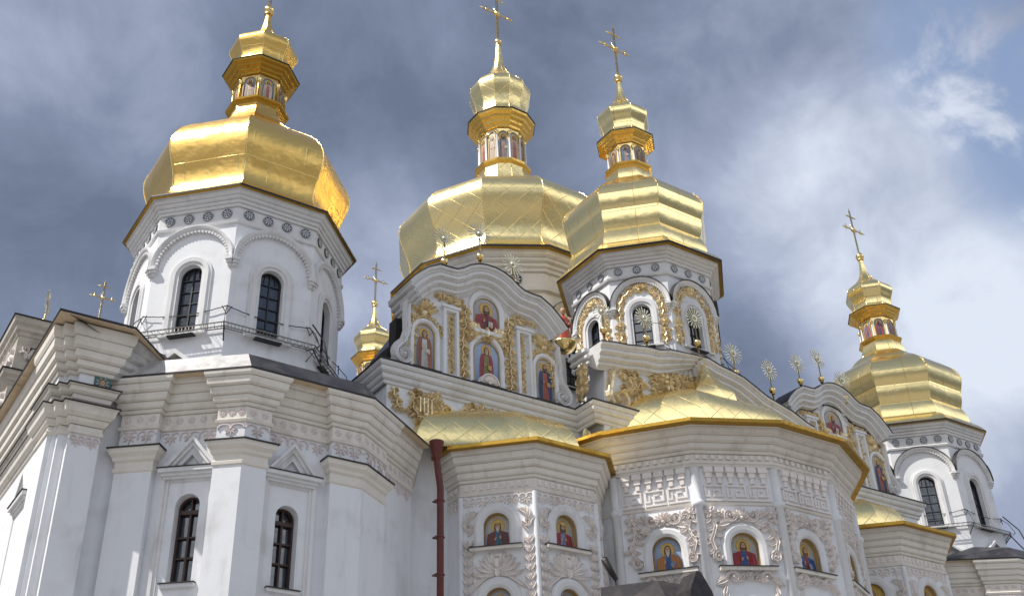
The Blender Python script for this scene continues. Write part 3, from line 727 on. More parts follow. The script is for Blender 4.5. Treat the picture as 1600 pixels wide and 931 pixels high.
XC = 31.22; PH8 = radians(22.5)
LT = (XC-19.587, 34.73); RT = (XC+19.587, 34.73); CT = (XC, 33.666); MT = (XC, 45.15)
w8 = (.42, -5.62, -3.3); a8 = (1.42, -2.80, 1.38)
tl, z_l = domed_tower('white octagonal tower with a weathered dented gold dome and a railed gallery, nearest at left', LT, 17.4, 25.43, 8, PH8, 3.85, 4.40, w8, a8, 4, M_GOLD_OLD, dk=.985, lant=(6.72, 2.1, 1.02), ck=(1., .86), blackarch=False, shape=DOME_L, lmat=M_GEAVE)  # left lantern cornice in darker gold, putting its shadow into the colour
tr, z_r = domed_tower('plain white octagonal tower with smooth gold dome standing farthest right', RT, 17.4, 25.43, 8, PH8, 3.85, 4.40, w8, a8, 4, M_GREC, dk=.985, lant=(6.72, 2.05, 1.0), ck=(1., .9))
tc_, z_c = domed_tower('gold-domed octagonal tower with gilded foliage round its windows, above the middle apse', CT, 20.0, 29.35, 8, PH8, 3.45, 4.25, (.41, -4.85, -3.13), (1.24, -2.80, 1.32), 3, M_GREC, lant=(6.85, 2.05, 1.0), gilt=True, coff=1.13)
tm, z_m = domed_tower('largest central dome of gold diamond sheets with a tall lantern and glaring highlight', MT, 24.0, 34.05, 12, radians(15), 5.95, 6.95, (.5, -7.6, -5.0), (1.3, -4.1, 1.4), 1, M_GDIA, cz=1.75, dk=1.385, lant=(9.6, 4.0, 1.42), ck=(1.0, 1.62), wide=1., cup=M_GDIA_S)
tf, z_f = domed_tower('small distant gold cupola and lantern seen in the gap right of the left tower', (31.62, 63.03), 22.0, 30.2, 8, PH8, 3.45, 4.25, (.41, -4.85, -3.13), (1.24, -2.80, 1.32), 3, M_GREC, lant=(6.85, 2.05, 1.0), coff=1.13)
tw, z_w = domed_tower('far gold dome hidden behind the annex cornice at left with only its cross showing', (15.3, 77.0), 22.0, 30.9, 8, PH8, 3.45, 4.25, (.41, -4.85, -3.13), (1.24, -2.80, 1.32), 3, M_GREC, lant=(6.85, 2.05, 1.0), coff=1.13)
cross(LT, z_l, 1.1, 'gold cross on the left weathered dome, cut off by the top edge')
cross(RT, z_r, 1.0, 'gold cross on the farthest right dome')
cross(CT, z_c, 1.08, 'gold cross on the dome above the middle apse')
cross(MT, z_m, 1.35, 'large gold cross on the tall central lantern, topmost at centre')
cross(tf.location[:2], z_f, 1.0, 'gold cross on the small distant cupola between left tower and big dome')
cross(tw.location[:2], z_w, 1.0, 'gold cross rising alone above the annex cornice at far left')

# ------------------------------------------------------------------ cathedral body
cath = thing('cathedral', (31.2, 36, 0), 'ornate white baroque cathedral with gold-roofed apses and relief-covered walls and gables', 'cathedral')
b = MB(); YE = 31.7
b.poly_solid([(16.5, YE), (46.0, YE), (46.0, 72), (16.5, 72)], 0, 20.3)
body = b.build('wall', M_WALL, cath)
b = MB(); b.add([(16.3, YE+.5, 20.5), (46.2, YE+.5, 20.5), (46.2, 72, 20.5), (16.3, 72, 20.5), (24, 38, 24.2), (38.5, 38, 24.2), (38.5, 66, 24.2), (24, 66, 24.2)], [(0, 1, 5, 4), (1, 2, 6, 5), (2, 3, 7, 6), (3, 0, 4, 7), (4, 5, 6, 7)])
b.build('roof', M_ROOF, cath)
belt = [(16.4, 60), (16.4, YE), (25.15, YE), (25.15, 30.55), (37.3, 30.55), (37.3, YE), (46.1, YE), (46.1, 60)]
b = MB(); b.plan(belt, grooved([(0, 19.62), (.06, 19.66), (.08, 19.76), (.16, 19.84), (.18, 19.98), (.28, 20.08), (.3, 20.22), (.38, 20.32), (.39, 20.40)]), False); bo = b.build('cornice', M_TRIMW, cath)
b = MB(); b.plan(belt, [(.36, 20.40), (.43, 20.41), (.43, 20.45), (-.3, 20.5)], False); b.build('cornice_flashing', M_BLACK, bo)

# gables -------------------------------------------------------------
def gable_mould(mb, F, path, k=1., back=-.5):
    P = [(0, back), (0, .66*k)]; o_, d_ = 0, .66*k
    for w_, dn in ((.11, .10), (.09, .02), (.13, .12), (.05, .03), (.14, .13), (.05, .03), (.11, .12), (.06, .05)):
        P += [(o_-w_, d_), (o_-w_, d_-.045), (o_-w_-.022, d_-.055), (o_-w_-.024, d_-dn*k)]; o_ -= w_+.024; d_ -= dn*k
    mb.sweep2(F, path, P+[(o_-.04, max(.02, d_-.02)), (o_-.04, 0)])
FK = 1.28
def gold_rel(parent, fn, mt=None, name='gilded_relief'):
    m_ = MB(); fn(m_); return m_.build(name, mt or M_GILT, parent)
GX = 20.75
def side_gable(gx, dz, mirror_scrolls=True):
    F = Fr((gx-4.4, YE), (gx+4.4, YE)); rnd = random.Random(11)
    half = [(-3.72, 23.9), (-3.5, 24.18), (-3.2, 24.48), (-2.9, 24.74), (-2.4, 25.02), (-1.95, 25.03), (-1.6, 25.06), (-1.3, 25.22), (-1.0, 25.45), (-.6, 25.64), (-.2, 25.72)]
    path = [(u, z+dz) for u, z in half]+[(-u, z+dz) for u, z in half[::-1]]
    m_ = MB()
    wl = [(-4.0, 20.35), (-4.0, 20.7), (-3.9, 21.0), (-3.55, 21.35), (-3.35, 21.9), (-3.3, 23.0), (-3.5, 23.4)]
    poly = wl+[(u*.985, z-.08+dz) for u, z in path[1:-1]]+[(-u, z) for u, z in wl[::-1]]
    m_.prism(F, poly[::-1], -.55, 0, back=True)
    go = m_.build('gable', M_WALL, cath)
    c = MB(); gable_mould(c, F, path); co = c.build('gable_cornice', M_TRIMW, go)
    c = MB(); c.plan([(gx-3.7, YE+1.25), (gx-3.7, YE-.64)], grooved([(-.52, 23.12+dz), (-.42, 23.17+dz), (-.40, 23.27+dz), (-.32, 23.33+dz), (-.30, 23.45+dz), (-.2, 23.52+dz), (-.18, 23.66+dz), (-.07, 23.72+dz), (-.04, 23.92+dz)]), False); c.build('cornice_return', M_TRIMW, co)
    c = MB(); Fb = Fr((gx-3.4, YE+.55), (gx+3.4, YE+.55)); c.prism(Fb, [(-3.2, 20.4), (3.2, 20.4), (3.2, 22.4), (2.2, 24.0), (0, 24.8), (-2.2, 24.0), (-3.2, 22.4)][::-1], -3, 0); c.build('saddle_roof', M_ROOF, go)
    c = MB(); c.box(Fb, -3.95, -3.25, 20.4, 21.5, -.75, -.05); c.box(Fb, -3.62, -3.24, 21.5, 22.9, -.6, -.06); c.build('recess_shade_block', M_BLACK, go)  # black blocks put the shade of the recess behind the volute into colour
    c = MB(); c.sweep2(F, path, [(.0, -.55), (.0, .70), (.035, .70), (.04, -.55)]); c.build('gable_flashing', M_BLACK, co)
    low = [(u*.93, z-.74+dz) for u, z in path[1:-1]]
    c = MB(); c.sweep2(F, low, [(.0, 0), (.0, .16), (-.035, .16), (-.04, 0)]); c.build('string_flashing', M_BLACK, co)
    c = MB(); c.sweep2(F, arch(.1, .62, 23.02, 23.95+dz, 16, .72), [(0, 0), (0, .05), (.1, .09), (.2, .1), (.23, .04), (.23, 0)])
    c.box(F, -.55, .75, 22.86, 23.02, 0, .16); c.build('niche_frame', M_WALL, go)
    for sg in (-1, 1):
        u = .12+sg*1.72; c = MB()
        c.sweep2(F, [(u-.35, 20.6), (u-.35, 23.5), (u+.35, 23.5), (u+.35, 20.6)], [(0, 0), (0, .16), (-.05, .18), (-.12, .18), (-.14, .06), (-.16, 0)])
        c.box(F, u-.42, u+.42, 23.5, 23.62, 0, .22); c.box(F, u-.42, u+.42, 20.5, 20.62, 0, .2); c.build('pilaster', M_WALL, go)
    for u, hw, zb, zs, ris, hs in ((.06, .62, 20.55, 21.95, .72, .78), (-2.72, .46, 20.55, 22.02, .56, .6), (2.86, .46, 20.55, 22.02, .56, .6)):
        c = MB(); c.sweep2(F, arch(u, hw, zb, zs, 18, ris), [(0, 0), (0, .06), (.06, .12), (.16, .12), (.2, .05), (.22, 0)])
        c.box(F, u-hs, u+hs, 20.46, 20.552, 0, .24); no = c.build('niche_frame', M_WALL, go)
        c = MB(); c.box(F, u-hs-.02, u+hs+.02, 20.554, 20.58, 0, .27); c.build('sill_flashing', M_BLACK, no)
    # volutes at the two feet
    for sg in (-1, 1):
        v = MB()
        k = lambda pts: [(sg*u, z) for u, z in pts]
        S_ = k([(-3.28, 23.3), (-3.5, 23.2), (-3.52, 22.6), (-3.50, 22.0), (-3.62, 21.6), (-3.86, 21.35)])
        sp = spiral(-3.62, 20.98, .42, .07, pi*.72, 1.6, 26); S_ += k(sp)
        for off, wd, h_ in ((0, .15, .2),): v.ribbon(F, S_, [wd]*6+[wd*(1-.6*i/26) for i in range(27)], h_, 0)
        v.dome_knob(F, sg*-3.62, 20.98, .12, .26)
        v.build('volute', M_TRIMW, go)
    def G(fn):
        m2 = MB(); fn(m2); m2.build('gilded_relief', M_GILT, go)
    fo = lambda m2, pts, hf, st=.16, h_=.15, kn=.3: foliage(m2, F, pts, hf, st, h_, rnd, kn)
    G(lambda m2: fo(m2, [(-2.5, 24.12+dz), (-1.9, 24.08+dz), (-1.0, 23.9+dz)], .25))
    G(lambda m2: fo(m2, [(1.2, 23.9+dz), (1.9, 24.05+dz), (2.55, 24.1+dz)], .25))
    for sg in (-1, 1):
        def side(m2):
            fo(m2, [(.1+sg*1.0, 23.95+dz), (.1+sg*1.02, 23.3), (.1+sg*1.04, 22.75)], .27, .17, .15, .2)
            fo(m2, [(.06+sg*1.10, 22.7), (.06+sg*1.12, 21.6), (.06+sg*1.10, 20.65)], .25, .18, .15, .35)
            fo(m2, [(.06+sg*.35, 22.86), (.06+sg*.7, 22.72), (.06+sg*1.0, 22.45)], .26, .15, .16, .3)
            acanthus(m2, F, (.06+sg*.2, 22.78), pi/2-sg*1.15, .95, .22, .18)
        G(side)
        uu = 2.79 if sg > 0 else -2.72
        def fan(m2):
            shell(m2, F, (uu+.05*sg, 23.0), .72, .12 if sg > 0 else .3, pi-.3 if sg > 0 else pi-.12, 10, .17)
            fo(m2, [(uu-.64, 22.2), (uu-.5, 22.66), (uu, 22.92), (uu+.5, 22.66), (uu+.64, 22.2)], .19, .14, .13, .3)
        G(fan)
        u = .12+sg*1.72
        def chain(m2):
            z = 20.8
            while z < 23.35:
                scroll(m2, F, (u, z), .13, pi*.5*sg, 1.1, .045, .11); leaf(m2, F, (u-.09*sg, z+.08), pi/2+.4*sg, .18, .06, .1); z += .235
            m2.ribbon(F, [(u-.04*(-1)**q, 20.72+.235*q) for q in range(12)], .03, .06, groove=False)
        G(chain)
        def foot(m2):
            scroll(m2, F, (sg*3.4, 22.3), .16, 0, sg*1.2, .05, .13); fo(m2, [(sg*3.15, 22.9), (sg*3.2, 22.0), (sg*3.3, 21.3)], .17, .16, .1)
        G(foot)
    def key(m2): leaf(m2, F, (.06, 22.72), pi/2, .5, .15, .2); shell(m2, F, (.06, 22.75), .3, -pi*.95, -.05, 5, .19)
    G(key)
    # frieze panels between cornice and apse roof
    G(lambda m2: (fo(m2, [(-1.15, 19.3), (-.3, 19.45), (.5, 19.36), (1.45, 19.45)], .3, .15, .16, .45), fo(m2, [(-1.1, 18.95), (0, 19.05), (1.4, 19.0)], .25, .16, .16, .5)))
    def medal(m2):
        fo(m2, [(-3.4, 19.5), (-3.1, 19.3), (-2.6, 19.35), (-2.0, 19.5)], .3, .15, .19, .4)
        fo(m2, [(-3.3, 19.2), (-3.1, 18.7), (-2.6, 18.45), (-2.1, 18.8), (-1.95, 19.3)], .32, .15, .19, .5)
        shell(m2, F, (-2.7, 18.7), .66, .2, pi-.2, 7, .2); shell(m2, F, (-2.68, 19.2), .5, -2.9, -.2, 6, .2)
        for q in range(4): m2.ribbon(F, [(-2.95+.16*q, 18.75), (-2.95+.16*q, 19.35)], .045, .2, groove=False)
    G(medal)
    G(lambda m2: fo(m2, [(-4.1, 19.55), (-3.9, 19.1), (-3.75, 18.7)], .22, .15, .14, .5))
    for u in (2.6, 3.6): G(lambda m2: acanthus(m2, F, (u, 18.7), pi/2, .8, .22, .18))
    v = MB(); v.prism(F, [(.06+.42*cos(pi*i/12), 20.62+.42*sin(pi*i/12)) for i in range(13)], 0, .24); v.sweep2(F, [(.06-.42*cos(pi*i/12), 20.62+.42*sin(pi*i/12)) for i in range(13)], [(-.06, .24), (-.05, .3), (0, .3), (.02, 0)])
    shell(v, shifted(F, .24), (.06, 20.64), .36, .1, pi-.1, 7, .06); v.build('shell_lunette', M_REL, go)
    return F
FGL = side_gable(GX, 0); FGR = side_gable(GX+20.2, -.2)

FC = Fr((25.1, 30.55), (37.3, 30.55)); cpath = [(25.2, 22.98), (25.9, 23.10), (26.6, 23.17), (27.6, 23.36), (28.4, 23.42), (29.0, 23.60), (31.3, 23.80), (30.3, 23.88), (31.0, 23.82), (31.8, 23.60), (32.6, 23.48), (33.2, 23.36), (34.0, 23.0), (34.5, 22.76), (35.2, 22.58), (36.0, 22.38), (36.9, 22.0), (37.3, 21.9)]
cpath = [(u-FC.c[0], z) for u, z in cpath]
m_ = MB(); m_.prism(FC, ([(-6.1, 15)]+[(u, z-.06) for u, z in cpath[1:-1]]+[(6.1, 21.5), (6.1, 15)])[::-1], -1.2, 0); gc = m_.build('gable', M_WALL, cath)
c = MB(); gable_mould(c, FC, cpath, 1.05, -1.1); co = c.build('gable_cornice', M_TRIMW, gc)
c = MB(); c.sweep2(FC, cpath, [(.0, -1.1), (.0, .73), (.035, .73), (.04, -1.1)]); c.build('gable_flashing', M_BLACK, co)
rnd = random.Random(3)
x = lambda u: u-FC.c[0]
def GC(fn):
    m2 = MB(); fn(m2); m2.build('gilded_relief', M_GILT, gc)
for cx_, sg in ((26.9, 1), (35.5, -1)):
    def corner(m2):
        pts = [(x(cx_+sg*-.75), 22.15), (x(cx_-sg*.9), 21.6), (x(cx_-sg*1.0), 21.1)]+spiral(x(cx_-sg*.45), 20.95, .55, .1, pi if sg > 0 else 0, sg*1.4, 26)
        m2.ribbon(FC, pts, [.15]*3+[.15*(1-.55*i/26) for i in range(27)], .2)
        for p_, hf in (([(-.55, 22.3), (.1, 22.0), (.6, 22.15)], .28), ([(-.35, 21.3), (.35, 21.6), (.85, 22.0)], .28), ([(.05, 20.9), (.55, 20.95), (.85, 21.4)], .26)):
            foliage(m2, FC, [(x(cx_+sg*a_), z_) for a_, z_ in p_], hf, .15, .17, rnd, .5)
    GC(corner)
def swag(m2):
    for k in (0, 1, 2): foliage(m2, FC, [(x(28.15), 22.45-.33*k), (x(29.4), 22.6-.42*k), (x(30.6), 22.7-.42*k), (x(31.8), 22.6-.42*k), (x(33.2), 22.3-.33*k)], .3, .15, .2, rnd, .35)
    for u in (29.0, 30.6, 32.2): rosette(m2, FC, (x(u), 22.3), .46, .26, 8)
GC(swag)
F2 = Fr((25.1, YE), (25.1, 30.55)); GC(lambda m2: foliage(m2, F2, [(0, 20.75), (0, 22.2)], .32, .16, .14, rnd, .4))
GC(lambda m2: acanthus(m2, F2, (0, 18.9), pi/2, .7, .2, .13)); GC(lambda m2: acanthus(m2, FC, (x(25.9), 18.9), pi/2, .7, .2, .13))
c = MB()
F2 = Fr((25.1, YE), (25.1, 30.55)); c.box(F2, -.57, .57, 22.25, 22.33, 0, .1); c.box(F2, -.57, .57, 22.5, 22.62, 0, .16); c.box(F2, -.57, .57, 22.75, 22.9, 0, .25); c.build('return_moulding', M_TRIMW, gc)

# apses ----------------------------------------------------------------
APC = [(0, -1.62), (.06, -1.58), (.08, -1.50), (.02, -1.45), (.02, -1.14), (.08, -1.10), (.1, -1.02), (.17, -.95), (.18, -.78), (.27, -.71), (.29, -.52), (.40, -.44), (.42, -.24), (.52, -.17), (.55, -.03)]
def eave_mesh(path, off, z):
    e_ = MB(); e_.plan(path, [(off*.70, z-.06), (off*.98, z-.05), (off*1.0, z-.03), (off*1.0, z+.09), (off*.6, z+.13)], False); return e_
def apse_roof(pts, c, prof):                # faceted melon-shaped cap: plan corners, centre, profile (share of the way out, z)
    r_ = MB(); P = smooth_prof(prof)
    for k, (p, q) in enumerate(zip(pts, pts[1:])):
        v = []; uv = []; arc = 0; R = hypot((p[0]+q[0])/2-c[0], (p[1]+q[1])/2-c[1]); L = hypot(q[0]-p[0], q[1]-p[1])
        for i, (f, z) in enumerate(P):
            if i: arc += hypot((f-P[i-1][0])*R, z-P[i-1][1])
            for j in range(7):
                t_ = j/6; x = p[0]*(1-t_)+q[0]*t_; y = p[1]*(1-t_)+q[1]*t_
                v.append((c[0]+(x-c[0])*f, c[1]+(y-c[1])*f, z)); uv.append(((t_-.5)*L*f+k*3.1, arc))
        r_.add(v, [(i*7+j, i*7+j+1, (i+1)*7+j+1, (i+1)*7+j) for i in range(len(P)-1) for j in range(6)], True, uvs=uv)
    return r_
def roof_deck(path, off, z0, pts, z1):        # flat sheet between the eave and the foot of the cap
    d_ = MB(); E_ = offset_path(path, off); m_ = [(sum(p[0] for p in pts)/len(pts), max(p[1] for p in pts))]
    d_.add([(x, y, z0) for x, y in E_]+[(m_[0][0]+(x-m_[0][0])*.3, m_[0][1]+(y-m_[0][1])*.3, z1) for x, y in E_], [(i, i+1, i+1+len(E_), i+len(E_)) for i in range(len(E_)-1)], uvs=[(x, y) for x, y in E_]+[(x*.3, y*.3) for x, y in E_]); return d_
def niche_frame(mb, F, uc, hw, zb, zs): mb.sweep2(F, arch(uc, hw, zb, zs, 18), [(0, -.2), (0, .05), (.09, .11), (.24, .13), (.31, .08), (.35, .06), (.36, 0)])
def side_apse(c, Rw, Re, ze, uoff, k):
    ph = radians(-202.5); ap = Rw*cos(pi/8)
    cor = [(c[0]+Rw*cos(ph+radians(45*i)), c[1]+Rw*sin(ph+radians(45*i))) for i in range(1, 5)]
    path = [(c[0]-ap, YE+.2)]+cor+[(c[0]+ap, YE+.2)]
    frames = [Fr(p, q) for p, q in zip(path, path[1:])]
    m_ = MB(); zt = ze-.3
    for i, F in enumerate(frames):
        h = F.L/2
        holes = [(uoff, .45*k, 13.65, 14.38), (uoff, .45*k, 10.9, 11.8)] if i in (1, 2, 3) else []
        wall_panel(m_, F, -h, h, 0, zt, holes, .3)
    ao = m_.build('apse', M_WALL, cath)
    c_ = MB(); ko = (Re-Rw)*cos(pi/8)/.74; c_.plan(path, grooved([(o_*ko, ze+z) for o_, z in APC]), False)
    co = c_.build('cornice', M_TRIM, ao)
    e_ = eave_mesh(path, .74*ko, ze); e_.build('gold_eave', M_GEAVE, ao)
    sx = 1 if c[0] < XC else -1; X_ = lambda x: x if sx > 0 else 2*XC-x+.5
    pts = [(X_(x), y-(0 if sx > 0 else .2)) for x, y in ((17.3, 32.4), (17.5, 31.3), (21.15, 29.45), (23.35, 29.35), (24.9, 30.9), (24.9, 32.4))]; pts = pts[::sx]
    prof = [(1.10, ze+.06), (1.03, ze+.2), (1.0, ze+.42), (.975, ze+.8), (.92, ze+1.3), (.82, ze+1.72), (.66, ze+2.08), (.46, ze+2.32), (.2, ze+2.42)]
    apse_roof(pts, (X_(21.6), 32.6), prof).build('gold_roof', M_GDIA_S, ao)
    roof_deck(path, .74*ko-.01, ze+.1, pts, ze+.16).build('gold_roof_deck', M_GDIA_S, ao)
    n_ = MB(); sl = MB(); sb = MB(); fr_ = MB(); rl = MB(); dn = MB()
    for i, F in enumerate(frames):
        h = F.L/2
        z = ze-1.29
        u = -h+.2
        while u < h-.05: dn.box(F, u-.065, u+.065, z-.1, z+.1, 0, .07); dn.dome_knob(F, u, z, .07, .1, n=8); u += .27
        palmette_frieze(fr_, F, -h+.03, h-.03, ze-1.62, .56, .5, .06)
        if i not in (1, 2, 3): continue
        rl = MB()
        for zb, zs in ((13.65, 14.38), (10.9, 11.8)):
            n_ = MB(); niche_frame(n_, F, uoff, .45*k, zb, zs); no = n_.build('niche_frame', M_TRIMW, ao)
            sl = MB(); sl.box(F, uoff-.92*k, uoff+.88*k, zb-.14, zb-.03, 0, .2); sl.build('niche_sill', M_TRIM, ao)
            sb = MB(); sb.box(F, uoff-.93*k, uoff+.89*k, zb-.03, zb-.002, -.25, .24); sb.build('sill_flashing', M_BLACK, ao)
        for sg in (-1, 1):
            uu = sg*(h-.25); rl = MB()
            vine(rl, F, uu, 9.6, 14.1, .33, .13)
            pts = spiral(uu-sg*.02, 14.42, .17, .05, pi*(.5-.5*sg)+pi, sg*1.2, 16); rl.ribbon(F, pts[::-1]+[(pts[0][0]-.0, pts[0][1]-.12), (uu, 14.08)], [.035+.03*min(1, q/8) for q in range(17)]+[.06, .03], .13)
            for q in range(4): leaf(rl, F, (uu-sg*.04, 14.52+q*.045), pi/2+sg*(-.5+.38*q), .42, .07, .13, sg*.9)
            leaf(rl, F, (uu, 14.3), pi/2-sg*.5, .45, .08, .12, -sg*.8)
            rl.build('leaf_relief', M_REL, ao)
        rl = MB()
        for sg in (-1, 1):
            # sprays below the sill, left and right of a plain boss
            for q in range(6): leaf(rl, F, (uoff+sg*.1, 12.66+.07*q), pi/2-sg*(1.62-.27*q), .82-.07*q, .10, .14, sg*.5)
            for q in range(4): leaf(rl, F, (uoff+sg*(.22+.12*q), 12.72-.09*q), -.45 if sg > 0 else pi+.45, .46, .085, .12, -sg*.7)
            leaf(rl, F, (uoff+sg*.3, 12.95), pi/2-sg*.3, .42, .08, .13, -sg*.7)
        rl.dome_knob(F, uoff, 13.08, .2, .1, n=14); leaf(rl, F, (uoff, 12.6), pi/2, .32, .13, .14)
        rl.ribbon(F, [(uoff+.25*cos(2*pi*q/18), 13.08+.25*sin(2*pi*q/18)) for q in range(19)], .04, .1, groove=False)
        rl.build('leaf_spray', M_REL, ao)
    fr_.build('palmette_frieze', M_REL, ao); dn.build('boss_row', M_REL, co)
    for p in cor:
        cl = MB(); cl.lathe((p[0]+.0, p[1]), [(.1, 0), (.1, ze-1.62)], 10); cl.build('corner_roll', M_WALL, ao)
    return frames
FL = side_apse((22.25, 32.2), 3.42, 4.2, 17.1, -.06, 1.)
FR_ = side_apse((41.1, 32.0), 3.75, 4.6, 17.1, 0., 1.05)

CC = (XC, 32.68); RWC, REC, ZC = 6.82, 7.86, 18.42; n14 = 14; AL = 2*pi/14
cor = [(CC[0]+RWC*cos(-pi/2+k*AL), CC[1]+RWC*sin(-pi/2+k*AL)) for k in (-2.5, -1.5, -.5, .5, 1.5, 2.5)]
path = [(cor[0][0]-.35, 30.7)]+cor+[(cor[-1][0]+.35, 30.7)]
frames = [Fr(p, q) for p, q in zip(path, path[1:])]
UO = {1: .2, 2: 0., 3: -.32, 4: -.3, 5: 0}
m_ = MB()
for i, F in enumerate(frames):
    h = F.L/2
    holes = [(UO[i], .52, 13.25, 13.98), (UO[i], .52, 10.4, 11.35)] if i in UO else []
    wall_panel(m_, F, -h, h, 0, ZC-.3, holes, .32)
ao = m_.build('apse', M_WALL, cath)
c_ = MB(); ov = (REC-RWC)*cos(pi/14)
c_.plan(path, grooved([(0, 16.95), (.07, 16.98), (.09, 17.06), (.13, 17.1), (.13, 17.2), (.03, 17.24), (.03, 17.47), (.1, 17.5), (.13, 17.6), (.24, 17.68), (.26, 17.84), (.40, 17.92), (.43, 18.08), (.62, 18.16), (.66, 18.3), (.72, 18.38)]), False)
c_.plan(path, [(0, 15.5), (.05, 15.53), (.07, 15.6), (.0, 15.63)], False)
co = c_.build('cornice', M_TRIM, ao)
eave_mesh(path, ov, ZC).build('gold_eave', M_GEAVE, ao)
pts = [(26.1, 31.5), (26.4, 30.7), (28.75, 28.25), (33.3, 27.95), (36.0, 30.5), (36.2, 31.5)]
prof = [(1.06, 18.55), (1.01, 18.9), (1.0, 19.5), (.985, 20.2), (.95, 20.75), (.88, 21.2), (.76, 21.6), (.6, 21.9), (.4, 22.1), (.15, 22.2)]
apse_roof(pts, (31.0, 32.6), prof).build('gold_roof', M_GDIA_S, ao)
roof_deck(path, ov-.01, ZC+.1, pts, ZC+.2).build('gold_roof_deck', M_GDIA, ao)
sp = MB(); sp.lathe((31.0, 30.05), smooth_prof([(1.3, 21.0), (1.2, 21.75), (.95, 22.15), (.6, 22.55), (.32, 22.98), (.13, 23.4), (.015, 23.72)]), 8, PH8, True); sp.build('gold_spirelet', M_GDIA_S, ao)
n_ = MB(); sl = MB(); sb = MB(); fr_ = MB(); rl = MB(); dn = MB(); kb = MB(); rnd = random.Random(21)
for i, F in enumerate(frames):
    h = F.L/2; u = -h+.15
    while u < h: dn.box(F, u-.07, u+.07, 17.27, 17.44, 0, .1); u += .3
    if i in (0, 6): continue
    fr_ = MB(); rl = MB()
    # stepped corbels
    nn = 6; st = (2*h-.55)/nn
    for q in range(nn):
        u = -h+.275+st*(q+.5); kb = MB()
        for hw, za, zb in ((.17, 16.74, 16.94), (.12, 16.55, 16.742), (.075, 16.33, 16.552)): kb.box(F, u-hw, u+hw, za, zb, 0, .05+hw*.75)
        kb.build('stepped_corbel', M_REL, ao)
    # key pattern
    z0, z1 = 15.7, 16.24; w_ = (2*h-.5)/3
    for q in range(3):
        a = -h+.25+q*w_
        strip2(fr_, F, [(a+.03, z1), (a+w_*.86, z1), (a+w_*.86, z0+.16), (a+w_*.45, z0+.16), (a+w_*.45, z1-.17), (a+w_*.66, z1-.17)], .03, .07)
        strip2(fr_, F, [(a+.03, z0), (a+w_*.97, z0)], .03, .07); strip2(fr_, F, [(a+.06, z1), (a+.06, z0+.15), (a+w_*.24, z0+.15), (a+w_*.24, z1-.15)], .03, .07)
    uc = UO[i]
    for zb, zs in ((13.25, 13.98), (10.4, 11.35)):
        n_ = MB(); niche_frame(n_, F, uc, .52, zb, zs); n_.build('niche_frame', M_TRIMW, ao)
        sl = MB(); sl.box(F, max(-h+.12, uc-1.05), min(h-.12, uc+1.05), zb-.16, zb-.03, 0, .2); sl.build('niche_sill', M_TRIM, ao)
        sb = MB(); sb.box(F, max(-h+.1, uc-1.07), min(h-.1, uc+1.07), zb-.03, zb-.002, -.25, .24); sb.build('sill_flashing', M_BLACK, ao)
    # carved hood: shell, C-scrolls and hanging leaf garlands
    hb = 15.02
    shell(rl, F, (uc, hb), .40, .1, pi-.1, 7, .17)
    for sg in (-1, 1):
        scroll(rl, F, (uc+sg*.44, hb+.1), .25, pi/2+sg*pi/2, sg*1.3, .085, .16)
        scroll(rl, F, (uc+sg*.16, hb-.02), .13, pi/2-sg*pi/2, -sg*1.0, .05, .15)
        acanthus(rl, F, (uc+sg*.45, hb-.16), pi/2-sg*1.85, .55, .16, .14, 2)
        e = min(sg*uc+1.16, h-.3)-sg*uc                              # where the garland hangs, clear of the corner column
        q0 = uc+sg*e
        rosette(rl, F, (q0-sg*.02, hb+.2), .27, .17, 6)
        pts = [(uc+sg*.62, hb+.0), (uc+sg*.8, hb+.16), (q0-sg*.1, hb+.1)]; rl.ribbon(F, pts, [.05, .09, .05], .15)
        for a_ in (.5, 1.2, 2.0): leaf(rl, F, (uc+sg*.72, hb+.08), pi/2-sg*(a_-1.0), .3, .075, .14, -sg*.7)
        pts = [(q0-sg*.02, hb-.02), (q0-sg*.15, hb-.3), (q0-sg*.05, hb-.58), (q0+sg*.08, hb-.85), (q0-sg*.02, hb-1.15), (q0-sg*.08, hb-1.4)]
        rl.ribbon(F, pts, [.05, .09, .075, .09, .07, .04], .17)
        for (a_, b_, L_) in ((0, -2.3, .4), (0, -.7, .36), (1, -2.4, .42), (1, -.9, .34), (2, -2.2, .36), (2, -.6, .4), (3, -2.5, .4), (3, -.8, .36), (4, -2.2, .34), (4, -.9, .34)): leaf(rl, F, pts[a_], b_, L_, .085, .15, .9 if b_ > -1.5 else -.9)
        scroll(rl, F, (pts[-1][0]-sg*.04, pts[-1][1]-.02), .2, pi/2, -sg*1.4, .075, .17)
    rl.build('hood_relief', M_REL, ao); rl = MB()
    for sg in (-1, 1):
        scroll(rl, F, (uc+sg*.60, 12.86), .22, pi if sg < 0 else 0, sg*1.4, .075, .16)
        scroll(rl, F, (uc+sg*.24, 12.84), .15, 0 if sg < 0 else pi, -sg*1.2, .055, .15)
        for q in range(3): leaf(rl, F, (uc+sg*.3, 12.8), (pi/2-sg*(1.0+.4*q)), .46, .095, .15, sg*.9)
        e = min(sg*uc+1.0, h-.42)-sg*uc
        acanthus(rl, F, (uc+sg*(e-.2), 12.8), pi/2-sg*2.0, .5, .13, .13)
        for q in range(3): leaf(rl, F, (uc+sg*(e-.12), 12.55-.25*q), -pi/2+sg*(.5-.3*q), .4, .09, .13, -sg*.6)
    rosette(rl, F, (uc, 12.92), .19, .15, 6)
    fr_.build('key_pattern_frieze', M_REL, ao); rl.build('scroll_relief', M_REL, ao)
dn.build('boss_row', M_REL, co)
for p in cor:
    cl = MB(); cl.lathe(p, [(.17, 0), (.17, 15.42), (.2, 15.44), (.24, 15.5), (.24, 15.62), (.19, 15.66), (.16, 15.7), (.16, 16.9), (.2, 16.93)], 14); cl.build('column', M_WALL, ao)
FCA = frames

